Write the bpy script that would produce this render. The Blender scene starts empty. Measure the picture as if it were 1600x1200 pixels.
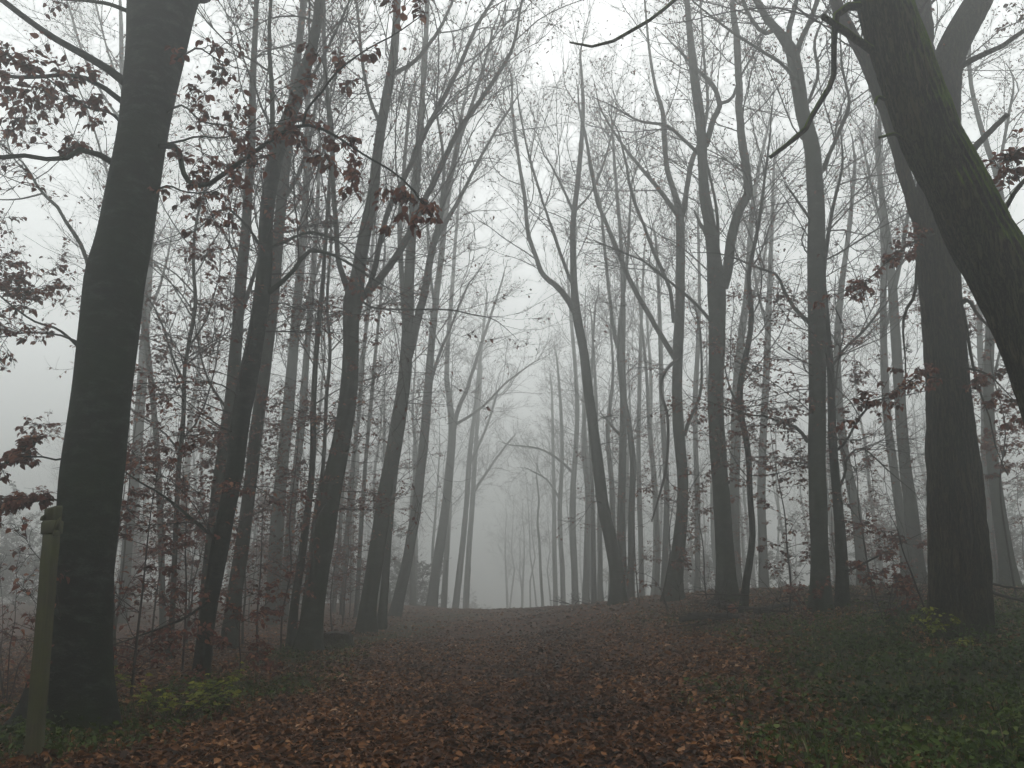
import bpy, math, random
import numpy as np
from mathutils import Vector

C = bpy.context.scene
R = math.radians

# ------------------------------------------------------------------ camera, world, sun, exposure
FPX, PITCH, CAMZ = 1305.0, R(13.0), 1.5
cam_d = bpy.data.cameras.new("camera")
cam = bpy.data.objects.new("camera", cam_d)
C.collection.objects.link(cam)
cam.location = (0, 0, CAMZ)
cam.rotation_euler = (R(90) + PITCH, 0, 0)
cam_d.sensor_width = 36.0
cam_d.lens = 36.0 * FPX / 1600.0
cam_d.clip_start = 0.05
cam_d.clip_end = 2000
C.camera = cam

SUN_EL, SUN_AZ = R(58), R(4)          # azimuth measured from +Y towards +X
world = bpy.data.worlds.new("World")
C.world = world
world.use_nodes = True
wn = world.node_tree
wn.nodes.clear()
sky = wn.nodes.new("ShaderNodeTexSky")
sky.sky_type = 'NISHITA'
sky.sun_disc = False
sky.sun_elevation = SUN_EL
sky.sun_rotation = SUN_AZ
sky.dust_density = 6.0
sky.air_density = 1.0
hs = wn.nodes.new("ShaderNodeHueSaturation")   # overcast: the blue goes out of the sky
hs.inputs['Saturation'].default_value = 0.10
bg = wn.nodes.new("ShaderNodeBackground")
bg.inputs['Strength'].default_value = 0.15
wo = wn.nodes.new("ShaderNodeOutputWorld")
wn.links.new(sky.outputs[0], hs.inputs['Color'])
ov = wn.nodes.new("ShaderNodeMix")               # an even overcast layer over the clear sky
ov.data_type = 'RGBA'
ov.inputs['Factor'].default_value = 0.7
ov.inputs['B'].default_value = (18.0, 18.7, 18.6, 1)
wn.links.new(hs.outputs[0], ov.inputs['A'])
wn.links.new(ov.outputs['Result'], bg.inputs['Color'])
wn.links.new(bg.outputs[0], wo.inputs['Surface'])

sun_d = bpy.data.lights.new("sun", 'SUN')
sun_d.energy = 0.5
sun_d.angle = R(80)
sun_d.color = (0.985, 1.0, 0.99)
sun = bpy.data.objects.new("sun", sun_d)
C.collection.objects.link(sun)
sd = Vector((math.sin(SUN_AZ) * math.cos(SUN_EL), math.cos(SUN_AZ) * math.cos(SUN_EL), math.sin(SUN_EL)))
sun.rotation_euler = sd.to_track_quat('Z', 'Y').to_euler()

C.view_settings.view_transform = 'Standard'
C.view_settings.look = 'None'
C.view_settings.gamma = 1.0
C.view_settings.exposure = -0.62
C.render.engine = 'CYCLES'
cy = C.cycles
cy.max_bounces = 6
cy.diffuse_bounces = 2
cy.glossy_bounces = 1
cy.transmission_bounces = 2
cy.volume_bounces = 4
cy.transparent_max_bounces = 4
cy.use_denoising = True
cy.use_adaptive_sampling = True
cy.adaptive_threshold = 0.02
cy.caustics_reflective = False
cy.caustics_refractive = False
HAZE_DENSITY = 0.0172
HAZE_G = 0.76

# ------------------------------------------------------------------ small helpers
rng = np.random.default_rng(7)

def V3(a):
    return np.asarray(a, dtype=float)

def ray(px, py):
    u, v = (px - 800.0) / FPX, (600.0 - py) / FPX
    return V3((u, math.cos(PITCH) - v * math.sin(PITCH), math.sin(PITCH) + v * math.cos(PITCH)))

def at(px, py, d):
    """point seen at a pixel of the photograph, at distance d in front of the camera; and metres per pixel there"""
    r = ray(px, py)
    k = d / r[1]
    return V3((0, 0, CAMZ)) + r * k, k / FPX

def norm(a):
    return a / np.maximum(np.linalg.norm(a, axis=-1, keepdims=True), 1e-9)

class Geo:
    """collects vertices and quads; builds one mesh object"""
    def __init__(self):
        self.v, self.q, self.t, self.n = [], [], [], 0
        self.tone = []
    def add(self, v, q, tone=None, tri=None):
        v = np.asarray(v, dtype=np.float32).reshape(-1, 3)
        if q is not None and len(q):
            self.q.append(np.asarray(q, dtype=np.int64).reshape(-1, 4) + self.n)
        if tri is not None and len(tri):
            self.t.append(np.asarray(tri, dtype=np.int64).reshape(-1, 3) + self.n)
        self.v.append(v)
        self.tone.append(np.full(len(v), 0.5, np.float32) if tone is None else np.asarray(tone, np.float32))
        self.n += len(v)
    def mesh(self, name, mat=None):
        v = np.concatenate(self.v) if self.v else np.zeros((0, 3), np.float32)
        q = np.concatenate(self.q) if self.q else np.zeros((0, 4), np.int64)
        t = np.concatenate(self.t) if self.t else np.zeros((0, 3), np.int64)
        m = bpy.data.meshes.new(name)
        m.vertices.add(len(v))
        m.vertices.foreach_set("co", v.ravel())
        m.loops.add(q.size + t.size)
        m.loops.foreach_set("vertex_index", np.concatenate([q.ravel(), t.ravel()]).astype(np.int32))
        m.polygons.add(len(q) + len(t))
        st = np.concatenate([np.arange(len(q)) * 4, q.size + np.arange(len(t)) * 3]).astype(np.int32)
        m.polygons.foreach_set("loop_start", st)
        a = m.attributes.new("tone", 'FLOAT', 'POINT')
        a.data.foreach_set("value", np.concatenate(self.tone) if self.tone else np.zeros(0, np.float32))
        m.update(calc_edges=True)
        m.validate()
        m.shade_smooth()
        if mat:
            m.materials.append(mat)
        return m
    def build(self, name, mat, parent=None, origin=None):
        o = bpy.data.objects.new(name, self.mesh(name, mat))
        C.collection.objects.link(o)
        if parent is not None:
            o.parent = parent
        return o

def tag(o, label=None, cat=None, group=None, kind=None):
    if label: o['label'] = label
    if cat: o['category'] = cat
    if group: o['group'] = group
    if kind: o['kind'] = kind
    return o

def thing(name, label, cat, loc=(0, 0, 0), group=None):
    o = bpy.data.objects.new(name, None)
    o.empty_display_size = 0.2
    C.collection.objects.link(o)
    o.location = [float(c) for c in loc]
    return tag(o, label, cat, group)

def tubes(P, Rr, K, cap=True, ref=None, fn=None):
    """N tubes at once. P (N,S,3), Rr (N,S). returns verts, quads"""
    N, S, _ = P.shape
    T = norm(np.gradient(P, axis=1))
    avg = norm(P[:, -1] - P[:, 0])
    if ref is None:
        ref = np.where(np.abs(avg[:, 2:3]) > 0.7, V3((1, 0, 0)), V3((0, 0, 1)))
    ref = np.broadcast_to(ref[:, None, :], T.shape)
    A = norm(np.cross(T, ref)); B = np.cross(T, A)
    th = np.arange(K) * 2 * np.pi / K
    rad = Rr[:, :, None]
    if fn is not None:
        rad = rad * fn(th)
    v = P[:, :, None, :] + rad[..., None] * (np.cos(th)[:, None] * A[:, :, None, :] + np.sin(th)[:, None] * B[:, :, None, :])
    idx = np.arange(N * S * K).reshape(N, S, K)
    a = idx[:, :-1]; b = np.roll(a, -1, axis=2); d = idx[:, 1:]; c = np.roll(d, -1, axis=2)
    q = np.stack([a, b, c, d], axis=-1).reshape(-1, 4)
    return v.reshape(-1, 3), q

def smooth_path(pts, n, power=1.0):
    """Catmull-Rom through rows of pts (any columns), resampled to n rows"""
    p = np.asarray(pts, float)
    if len(p) == 2:
        u = np.linspace(0, 1, n)[:, None]
        return p[0] * (1 - u) + p[1] * u
    e = np.vstack([2 * p[0] - p[1], p, 2 * p[-1] - p[-2]])
    seg = np.linalg.norm(np.diff(p[:, :3], axis=0), axis=1)
    cum = np.concatenate([[0], np.cumsum(seg)])
    s = np.linspace(0, cum[-1], n)
    i = np.clip(np.searchsorted(cum, s, side='right') - 1, 0, len(seg) - 1)
    t = ((s - cum[i]) / np.maximum(seg[i], 1e-9))[:, None]
    p0, p1, p2, p3 = e[i], e[i + 1], e[i + 2], e[i + 3]
    return 0.5 * (2 * p1 + (p2 - p0) * t + (2 * p0 - 5 * p1 + 4 * p2 - p3) * t**2 + (3 * p1 - p0 - 3 * p2 + p3) * t**3)

# ------------------------------------------------------------------ materials
def new_mat(name):
    m = bpy.data.materials.new(name)
    m.use_nodes = True
    n = m.node_tree
    n.nodes.clear()
    out = n.nodes.new("ShaderNodeOutputMaterial")
    return m, n, out

def nd(n, kind, **kw):
    x = n.nodes.new(kind)
    for k, v in kw.items():
        if hasattr(x, k):
            setattr(x, k, v)
        else:
            x.inputs[k.replace('_', ' ')].default_value = v
    return x

def ramp(n, stops):
    r = n.nodes.new("ShaderNodeValToRGB")
    el = r.color_ramp.elements
    while len(el) < len(stops):
        el.new(0.5)
    for e, (p, c) in zip(el, stops):
        e.position = p
        e.color = (*c, 1)
    return r

def bark_mat(name, dark, mid, light, green=None, rough=False, stretch=(1, 1, 0.25), scale=6.0, moss=0.0, bump=0.4):
    m, n, out = new_mat(name)
    tc = nd(n, "ShaderNodeTexCoord")
    mp = nd(n, "ShaderNodeMapping"); mp.inputs['Scale'].default_value = stretch
    n.links.new(tc.outputs['Object'], mp.inputs['Vector'])
    n1 = nd(n, "ShaderNodeTexNoise", Scale=scale, Detail=8.0, Roughness=0.65)
    n2 = nd(n, "ShaderNodeTexNoise", Scale=scale * 7, Detail=6.0, Roughness=0.7)
    n3 = nd(n, "ShaderNodeTexNoise", Scale=0.9, Detail=4.0, Roughness=0.6)
    n.links.new(mp.outputs[0], n1.inputs['Vector'])
    n.links.new(mp.outputs[0], n2.inputs['Vector'])
    n.links.new(tc.outputs['Object'], n3.inputs['Vector'])
    mx = nd(n, "ShaderNodeMath", operation='ADD')
    n.links.new(n1.outputs[0], mx.inputs[0])
    h2 = nd(n, "ShaderNodeMath", operation='MULTIPLY'); h2.inputs[1].default_value = 0.5
    n.links.new(n2.outputs[0], h2.inputs[0]); n.links.new(h2.outputs[0], mx.inputs[1])
    sub = nd(n, "ShaderNodeMath", operation='SUBTRACT'); sub.inputs[1].default_value = 0.25
    n.links.new(mx.outputs[0], sub.inputs[0])
    rp = ramp(n, [(0.3, dark), (0.5, mid), (0.72, light)])
    n.links.new(sub.outputs[0], rp.inputs[0])
    col = rp.outputs[0]
    if green:
        mixg = nd(n, "ShaderNodeMix", data_type='RGBA')
        gr = ramp(n, [(0.42, (0, 0, 0)), (0.68, (1, 1, 1))])
        n.links.new(n3.outputs[0], gr.inputs[0])
        n.links.new(gr.outputs[0], mixg.inputs['Factor'])
        n.links.new(col, mixg.inputs['A'])
        mixg.inputs['B'].default_value = (*green, 1)
        col = mixg.outputs['Result']
    height = sub.outputs[0]
    if rough:
        vo = nd(n, "ShaderNodeTexVoronoi", feature='DISTANCE_TO_EDGE', Scale=scale * 2.2)
        wr = nd(n, "ShaderNodeMix", data_type='RGBA'); wr.inputs['Factor'].default_value = 0.30
        n.links.new(mp.outputs[0], wr.inputs['A']); n.links.new(n1.outputs[1], wr.inputs['B'])
        n.links.new(wr.outputs['Result'], vo.inputs['Vector'])
        vr = ramp(n, [(0.0, (0, 0, 0)), (0.22, (1, 1, 1))])
        n.links.new(vo.outputs[0], vr.inputs[0])
        mulc = nd(n, "ShaderNodeMix", data_type='RGBA', blend_type='MULTIPLY'); mulc.inputs['Factor'].default_value = 0.9
        n.links.new(col, mulc.inputs['A']); n.links.new(vr.outputs[0], mulc.inputs['B'])
        col = mulc.outputs['Result']
        ad = nd(n, "ShaderNodeMath", operation='ADD')
        n.links.new(vr.outputs[0], ad.inputs[0]); n.links.new(sub.outputs[0], ad.inputs[1])
        height = ad.outputs[0]
    if moss > 0:
        ge = nd(n, "ShaderNodeNewGeometry")
        sp = nd(n, "ShaderNodeSeparateXYZ"); n.links.new(ge.outputs['Normal'], sp.inputs[0])
        a1 = nd(n, "ShaderNodeMath", operation='MULTIPLY_ADD'); a1.inputs[1].default_value = 1.3
        n.links.new(sp.outputs['Z'], a1.inputs[0]); 
        n4 = nd(n, "ShaderNodeTexNoise", Scale=3.2, Detail=9.0, Roughness=0.72)
        n.links.new(tc.outputs['Object'], n4.inputs['Vector'])
        n.links.new(n4.outputs[0], a1.inputs[2])
        mr = ramp(n, [(0.52, (0, 0, 0)), (0.74, (1, 1, 1))])
        n.links.new(a1.outputs[0], mr.inputs[0])
        mm = nd(n, "ShaderNodeMix", data_type='RGBA')
        mscale = nd(n, "ShaderNodeMath", operation='MULTIPLY'); mscale.inputs[1].default_value = moss
        n.links.new(mr.outputs[0], mscale.inputs[0])
        n.links.new(mscale.outputs[0], mm.inputs['Factor'])
        n.links.new(col, mm.inputs['A'])
        mcol = ramp(n, [(0.3, (0.024, 0.048, 0.002)), (0.7, (0.11, 0.17, 0.008))])
        n.links.new(n2.outputs[0], mcol.inputs[0]); n.links.new(mcol.outputs[0], mm.inputs['B'])
        col = mm.outputs['Result']
    bp = nd(n, "ShaderNodeBump", Strength=bump, Distance=0.03)
    n.links.new(height, bp.inputs['Height'])
    b = nd(n, "ShaderNodeBsdfPrincipled", Roughness=0.75)
    b.inputs['Specular IOR Level'].default_value = 0.06
    n.links.new(col, b.inputs['Base Color'])
    n.links.new(bp.outputs[0], b.inputs['Normal'])
    n.links.new(b.outputs[0], out.inputs['Surface'])
    return m

def leaf_mat(name, stops, trans=0.3, rough=0.6):
    m, n, out = new_mat(name)
    at_ = nd(n, "ShaderNodeAttribute"); at_.attribute_name = "tone"
    tc = nd(n, "ShaderNodeTexCoord")
    nz = nd(n, "ShaderNodeTexNoise", Scale=40.0, Detail=3.0)
    n.links.new(tc.outputs['Object'], nz.inputs['Vector'])
    ad = nd(n, "ShaderNodeMath", operation='MULTIPLY_ADD'); ad.inputs[1].default_value = 0.22
    n.links.new(nz.outputs[0], ad.inputs[0])
    s_ = nd(n, "ShaderNodeMath", operation='SUBTRACT'); s_.inputs[1].default_value = 0.11
    n.links.new(at_.outputs['Fac'], ad.inputs[2]); n.links.new(ad.outputs[0], s_.inputs[0])
    rp = ramp(n, stops)
    n.links.new(s_.outputs[0], rp.inputs[0])
    b = nd(n, "ShaderNodeBsdfPrincipled", Roughness=rough)
    b.inputs['Specular IOR Level'].default_value = 0.15
    n.links.new(rp.outputs[0], b.inputs['Base Color'])
    if trans > 0:
        tr = nd(n, "ShaderNodeBsdfTranslucent"); n.links.new(rp.outputs[0], tr.inputs['Color'])
        mx = nd(n, "ShaderNodeMixShader"); mx.inputs[0].default_value = trans
        n.links.new(b.outputs[0], mx.inputs[1]); n.links.new(tr.outputs[0], mx.inputs[2])
        n.links.new(mx.outputs[0], out.inputs['Surface'])
    else:
        n.links.new(b.outputs[0], out.inputs['Surface'])
    return m

M = {}
M['beech'] = bark_mat("beech bark", (0.009, 0.010, 0.008), (0.023, 0.026, 0.021), (0.055, 0.060, 0.050), green=(0.017, 0.026, 0.012), stretch=(1, 1, 1.6), scale=4.0, bump=0.45)
M['dark_beech'] = bark_mat("dark wet beech bark", (0.003, 0.004, 0.0035), (0.010, 0.013, 0.011), (0.050, 0.058, 0.050), green=(0.009, 0.019, 0.007), stretch=(1, 1, 2.2), scale=5.0, bump=0.6)
M['rough'] = bark_mat("fissured bark", (0.025, 0.022, 0.016), (0.050, 0.039, 0.024), (0.090, 0.072, 0.048), green=(0.042, 0.050, 0.024), rough=True, stretch=(1, 1, 0.13), scale=9.0, bump=1.0)
M['mossy'] = bark_mat("mossy fissured bark", (0.025, 0.022, 0.016), (0.050, 0.039, 0.024), (0.090, 0.072, 0.048), green=(0.045, 0.050, 0.026), rough=True, stretch=(1, 1, 0.15), scale=9.0, moss=1.0, bump=1.0)
M['twig'] = bark_mat("twig bark", (0.018, 0.016, 0.015), (0.032, 0.028, 0.026), (0.055, 0.050, 0.046), stretch=(1, 1, 1), scale=5.0, bump=0.15)
M['russet'] = leaf_mat("russet beech leaf", [(0.0, (0.030, 0.009, 0.008)), (0.4, (0.105, 0.030, 0.022)), (0.75, (0.20, 0.068, 0.042)), (1.0, (0.34, 0.16, 0.09))], 0.35)
M['litter'] = leaf_mat("fallen beech leaf", [(0.0, (0.009, 0.004, 0.002)), (0.3, (0.048, 0.018, 0.006)), (0.6, (0.145, 0.056, 0.017)), (0.85, (0.27, 0.120, 0.043)), (1.0, (0.42, 0.27, 0.17))], 0.1, 0.5)
M['green'] = leaf_mat("green herb leaf", [(0.0, (0.007, 0.013, 0.002)), (0.4, (0.026, 0.052, 0.005)), (0.75, (0.052, 0.088, 0.010)), (1.0, (0.11, 0.14, 0.03))], 0.25)
M['straw'] = leaf_mat("dry grass", [(0.0, (0.05, 0.035, 0.02)), (0.5, (0.13, 0.095, 0.055)), (1.0, (0.28, 0.22, 0.13))], 0.2)
M['yellow'] = leaf_mat("yellow green leaf", [(0.0, (0.05, 0.07, 0.012)), (0.4, (0.13, 0.16, 0.02)), (1.0, (0.30, 0.30, 0.04))], 0.35)

def ground_mat():
    m, n, out = new_mat("forest floor")
    tc = nd(n, "ShaderNodeTexCoord")
    vo = nd(n, "ShaderNodeTexVoronoi", Scale=14.0)
    n.links.new(tc.outputs['Object'], vo.inputs['Vector'])
    sp = nd(n, "ShaderNodeSeparateColor"); n.links.new(vo.outputs['Color'], sp.inputs[0])
    rp = ramp(n, [(0.0, (0.008, 0.004, 0.003)), (0.4, (0.028, 0.011, 0.006)), (0.75, (0.065, 0.026, 0.012)), (1.0, (0.13, 0.06, 0.028))])
    n.links.new(sp.outputs[0], rp.inputs[0])
    nz = nd(n, "ShaderNodeTexNoise", Scale=0.7, Detail=6.0, Roughness=0.6)
    n.links.new(tc.outputs['Object'], nz.inputs['Vector'])
    mk = ramp(n, [(0.35, (0, 0, 0)), (0.7, (1, 1, 1))]); n.links.new(nz.outputs[0], mk.inputs[0])
    at_ = nd(n, "ShaderNodeAttribute"); at_.attribute_name = "tone"
    mx = nd(n, "ShaderNodeMix", data_type='RGBA')
    n.links.new(at_.outputs['Fac'], mx.inputs['Factor'])
    n.links.new(rp.outputs[0], mx.inputs['A'])
    soil = nd(n, "ShaderNodeMix", data_type='RGBA')
    n.links.new(mk.outputs[0], soil.inputs['Factor'])
    soil.inputs['A'].default_value = (0.018, 0.020, 0.010, 1)
    soil.inputs['B'].default_value = (0.030, 0.040, 0.016, 1)
    n.links.new(soil.outputs['Result'], mx.inputs['B'])
    bp = nd(n, "ShaderNodeBump", Strength=0.6, Distance=0.03)
    n.links.new(vo.outputs['Distance'], bp.inputs['Height'])
    b = nd(n, "ShaderNodeBsdfPrincipled", Roughness=0.85)
    b.inputs['Specular IOR Level'].default_value = 0.08
    n.links.new(mx.outputs['Result'], b.inputs['Base Color'])
    n.links.new(bp.outputs[0], b.inputs['Normal'])
    n.links.new(b.outputs[0], out.inputs['Surface'])
    return m
M['ground'] = ground_mat()

# ------------------------------------------------------------------ the ground: smooth sheet through known feet of trees
ctrl = []
for px, py, d in [(477, 1025, 17.4), (570, 992, 23.4), (617, 970, 30), (672, 957, 38), (100, 1140, 9.2), (312, 1070, 13.2),
                  (967, 945, 25), (1052, 938, 24), (1135, 947, 20), (1162, 957, 18), (1283, 962, 16.6), (1317, 948, 17),
                  (1502, 992, 11.8), (1400, 923, 20), (1590, 925, 18), (1230, 925, 22), (800, 952, 40), (1050, 1030, 13),
                  (1300, 1040, 11), (880, 950, 31), (985, 937, 28)]:
    p, _ = at(px, py, d)
    ctrl.append(p)
for p in [(0, 0, 0), (0, 7, 0), (0, 14, 0), (0, 22, 0.02), (0, 30, 0.05), (-3, 5, 0), (3, 4, 0.05), (6, 4, 0.15), (5, 8, 0.3), (8, 10, 0.7),
          (-6, 8, -0.05), (-10, 14, -0.1), (-12, 25, -0.15), (-15, 40, -0.1), (-6, 48, 0.0), (0, 49, -0.6), (0, 58, -1.5), (6, 50, 0.1), (12, 40, 0.6),
          (18, 22, 1.1), (20, 40, 0.8), (0, -8, 0), (10, -5, 0.2), (-10, -5, 0), (-20, 10, -0.3), (-25, 30, -0.3), (25, 8, 1.0), (0, 75, -2.8), (-20, 70, -0.6), (25, 70, 0.4)]:
    ctrl.append(V3(p))
ctrl = np.array(ctrl)
def tps(r2):
    return 0.5 * r2 * np.log(r2 + 1e-9)
def _fit(c, lam=1.5):
    n = len(c)
    d2 = ((c[:, None, :2] - c[None, :, :2])**2).sum(-1)
    A = np.zeros((n + 3, n + 3))
    A[:n, :n] = tps(d2) + lam * np.eye(n)
    A[:n, n] = 1; A[:n, n + 1:] = c[:, :2]
    A[n:, :n] = A[:n, n:].T
    return np.linalg.solve(A, np.concatenate([c[:, 2], np.zeros(3)]))
W_ = _fit(ctrl)
def ground_z(x, y):
    x = np.asarray(x, float); y = np.asarray(y, float)
    q = np.stack([x.ravel(), y.ravel()], -1)
    out = np.zeros(len(q))
    for i in range(0, len(q), 20000):
        s = q[i:i + 20000]
        d2 = ((s[:, None] - ctrl[None, :, :2])**2).sum(-1)
        out[i:i + 20000] = tps(d2) @ W_[:-3] + W_[-3] + s @ W_[-2:]
    r = np.hypot(q[:, 0], q[:, 1] - 25)
    f = np.clip((75 - r) / 40, 0, 1); f = f * f * (3 - 2 * f)
    far = np.clip((q[:, 1] - 75) / 90, 0, 1)
    z = out * f + (-3.0 - 5.0 * far) * (1 - f)
    bumps = 0.035 * np.sin(q[:, 0] * 1.9 + 0.7 * q[:, 1]) * np.sin(q[:, 1] * 1.3 - 0.5 * q[:, 0]) + 0.02 * np.sin(q[:, 0] * 4.3 + 1) * np.sin(q[:, 1] * 3.7 + q[:, 0])
    return (z + bumps).reshape(x.shape)
def gz(x, y):
    return float(ground_z(np.array([x]), np.array([y]))[0])

def hash_noise(x, y, s, seed=0):
    """smooth pseudo-noise in 0..1"""
    a = 0
    r = np.random.default_rng(seed)
    for k in range(6):
        fx, fy, p = r.normal(0, 1 / s, 2).tolist() + [r.uniform(0, 6.28)]
        a = a + np.sin(fx * x + fy * y + p)
    return 0.5 + a / 8.0

def bank_edge(y):
    return np.where(y < 14, 2.45 + 0.02 * (y - 7), 2.6 - 0.045 * (y - 14))
def green_mask(x, y):
    """1 on the green bank to the right, 0 on leaf litter"""
    e = bank_edge(y) + 1.0 * (hash_noise(x, y, 1.1, 3) - 0.5) * 2
    m = np.clip((x - e) / 1.3, 0, 1) * np.clip((17.5 - y) / 5, 0.12, 1)
    for cx, cy_, rr in VERGE:
        m = np.maximum(m, 0.8 * np.clip(1.3 - np.hypot((x - cx), (y - cy_) * 0.7) / rr, 0, 1))
    return m
VERGE = []
for px, py, d, rr in [(600, 995, 23.5, 1.3), (560, 1002, 21.5, 0.9), (640, 980, 27, 1.5), (420, 1075, 12.8, 1.0), (370, 1075, 12.6, 1.0), (70, 1160, 8.6, 1.1), (220, 1120, 10, 0.9), (480, 1028, 17.0, 1.0), (690, 965, 33, 1.5)]:
    p, _ = at(px, py, d)
    VERGE.append((p[0], p[1], rr))

def make_ground():
    g = Geo()
    xs = np.concatenate([-np.geomspace(240, 14, 22), np.linspace(-13, 13, 131), np.geomspace(14, 240, 22)])
    ys = np.concatenate([-np.geomspace(240, 3, 16), np.linspace(-2, 46, 193), np.geomspace(47, 240, 30)])
    X, Y = np.meshgrid(xs, ys)
    Z = ground_z(X, Y)
    v = np.stack([X, Y, Z], -1).reshape(-1, 3)
    i = np.arange(len(v)).reshape(X.shape)
    q = np.stack([i[:-1, :-1], i[:-1, 1:], i[1:, 1:], i[1:, :-1]], -1).reshape(-1, 4)
    tone = np.clip(green_mask(X, Y), 0, 1).ravel()
    g.add(v, q, tone)
    o = g.build("ground", M['ground'])
    tag(o, kind="structure")
    o['label'] = "forest floor with a straight path under brown fallen leaves"
make_ground()

# ------------------------------------------------------------------ leaves
def leaf_geo(g, pos, direc, up, size, tone, width=0.55, curl=0.18, r=rng, fine=False):
    """N folded, slightly curled pointed leaves"""
    n = len(pos)
    if n == 0: return
    d = norm(direc)
    s = norm(np.cross(d, up)); w = np.cross(s, d)
    L = np.asarray(size)[:, None]
    c = (curl * (0.4 + r.random((n, 1)) * 1.2)) * L
    hw = L * width * 0.5 * (0.85 + 0.3 * r.random((n, 1)))
    fold = hw * (0.15 + 0.5 * r.random((n, 1)))
    p0 = pos
    l1 = pos + d * L * 0.30 - s * hw * 0.92 + w * (fold + c * 0.15)
    r1 = pos + d * L * 0.30 + s * hw * 0.92 + w * (fold + c * 0.15)
    l2 = pos + d * L * 0.66 - s * hw * 0.80 + w * (fold - c * 0.35)
    r2 = pos + d * L * 0.66 + s * hw * 0.80 + w * (fold - c * 0.35)
    tp = pos + d * L - w * c
    if fine:   # ovate outline with a midrib point
        def pt(u, sd, wd, cv):
            return pos + d * L * u + s * (hw * wd * sd) + w * (fold * wd - c * cv)
        mid = pos + d * L * 0.47 - w * c * 0.10
        v = np.stack([p0, pt(0.20, -1, 0.70, -0.1), pt(0.47, -1, 1.05, 0.10), pt(0.78, -1, 0.66, 0.5), tp, pt(0.78, 1, 0.66, 0.5), pt(0.47, 1, 1.05, 0.10), pt(0.20, 1, 0.70, -0.1), mid], 1)
        b = np.arange(n)[:, None] * 9
        q = np.concatenate([b + np.array(k) for k in ([0, 8, 2, 1], [8, 4, 3, 2], [0, 7, 6, 8], [8, 6, 5, 4])])
        g.add(v, q, np.repeat(tone, 9))
        return
    v = np.stack([p0, l1, l2, tp, r2, r1], 1)
    b = np.arange(n)[:, None] * 6
    q = np.concatenate([b + np.array([0, 3, 2, 1]), b + np.array([0, 5, 4, 3])])
    g.add(v, q, np.repeat(tone, 6))

# ------------------------------------------------------------------ branches grown level by level
def spawn(P, Rr, n, tmin, tmax, Lmin, Lmax, ang, up, wander, S, rk, rng_, flat=0.0, rmin=0.003, prop=None):
    """children of N parent curves; n children each (int or per-parent array). returns P2 (M,S,3), R2 (M,S)"""
    N, S0, _ = P.shape
    cnt = np.full(N, n) if np.isscalar(n) else np.asarray(n)
    par = np.repeat(np.arange(N), cnt)
    m = len(par)
    if m == 0:
        return np.zeros((0, S, 3)), np.zeros((0, S))
    t = rng_.uniform(tmin, tmax, m)
    f = t * (S0 - 1)
    i = np.clip(f.astype(int), 0, S0 - 2); fr = (f - i)[:, None]
    pos = P[par, i] * (1 - fr) + P[par, i + 1] * fr
    pr = Rr[par, i] * (1 - fr[:, 0]) + Rr[par, i + 1] * fr[:, 0]
    tan = norm(P[par, i + 1] - P[par, i])
    rnd = rng_.normal(size=(m, 3))
    if flat > 0:
        rnd[:, 2] *= (1 - flat)
        h = np.cross(tan, V3((0, 0, 1))); sgn = rng_.choice([-1, 1], m)[:, None]
        rnd = rnd * (1 - flat) + norm(h + 1e-6) * sgn * flat
    perp = norm(rnd - (rnd * tan).sum(-1, keepdims=True) * tan)
    a = R(1) * rng_.normal(ang, 10, m)[:, None]
    d = norm(np.cos(a) * tan + np.sin(a) * perp)
    L = rng_.uniform(Lmin, Lmax, m)
    if prop is not None:
        plen = np.linalg.norm(np.diff(P, axis=1), axis=-1).sum(1)[par]
        L = L * plen * (1.15 - 0.75 * t)
    step = (L / (S - 1))[:, None]
    out = np.zeros((m, S, 3)); out[:, 0] = pos
    cur = d.copy()
    w = rng_.normal(0, wander, (m, 3))
    for k in range(1, S):
        w = 0.5 * w + rng_.normal(0, wander, (m, 3))
        cur = norm(cur + w + V3((0, 0, up)) / (S - 1))
        out[:, k] = out[:, k - 1] + cur * step
    r0 = np.minimum(pr * rk, 0.0050 * L + 0.0014)
    r0 = np.maximum(r0, rmin)
    rr = r0[:, None] * np.linspace(1, 0.3, S)[None, :]
    return out, np.maximum(rr, rmin * 0.6)

def leaves_on(g, P, prob, size, rng_, tone=(0.2, 0.9), droop=0.35):
    m, S, _ = P.shape
    if m == 0: return
    wt = rng_.choice([0.15, 0.8, 1.4, 1.9], m)
    k = rng_.random((m, S - 1)) < prob * wt[:, None]
    tb = rng_.uniform(0.25, 0.75, m)
    a, b = np.nonzero(k)
    if len(a) == 0: return
    tan = norm(P[a, b + 1] - P[a, b])
    pos = P[a, b] + (P[a, b + 1] - P[a, b]) * rng_.random((len(a), 1))
    side = norm(np.cross(tan, V3((0, 0, 1))) + 1e-6) * rng_.choice([-1, 1], len(a))[:, None]
    d = norm(tan * 0.6 + side * 0.9 + V3((0, 0, -droop)) + rng_.normal(0, 0.25, (len(a), 3)))
    up = norm(V3((0, 0, 1)) + rng_.normal(0, 0.45, (len(a), 3)))
    sz = size * rng_.uniform(0.65, 1.2, len(a))
    leaf_geo(g, pos + d * 0.01, d, up, sz, np.clip(tb[a] + rng_.normal(0, 0.16, len(a)), 0, 1), width=0.62, curl=0.26, r=rng_, fine=True)

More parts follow.
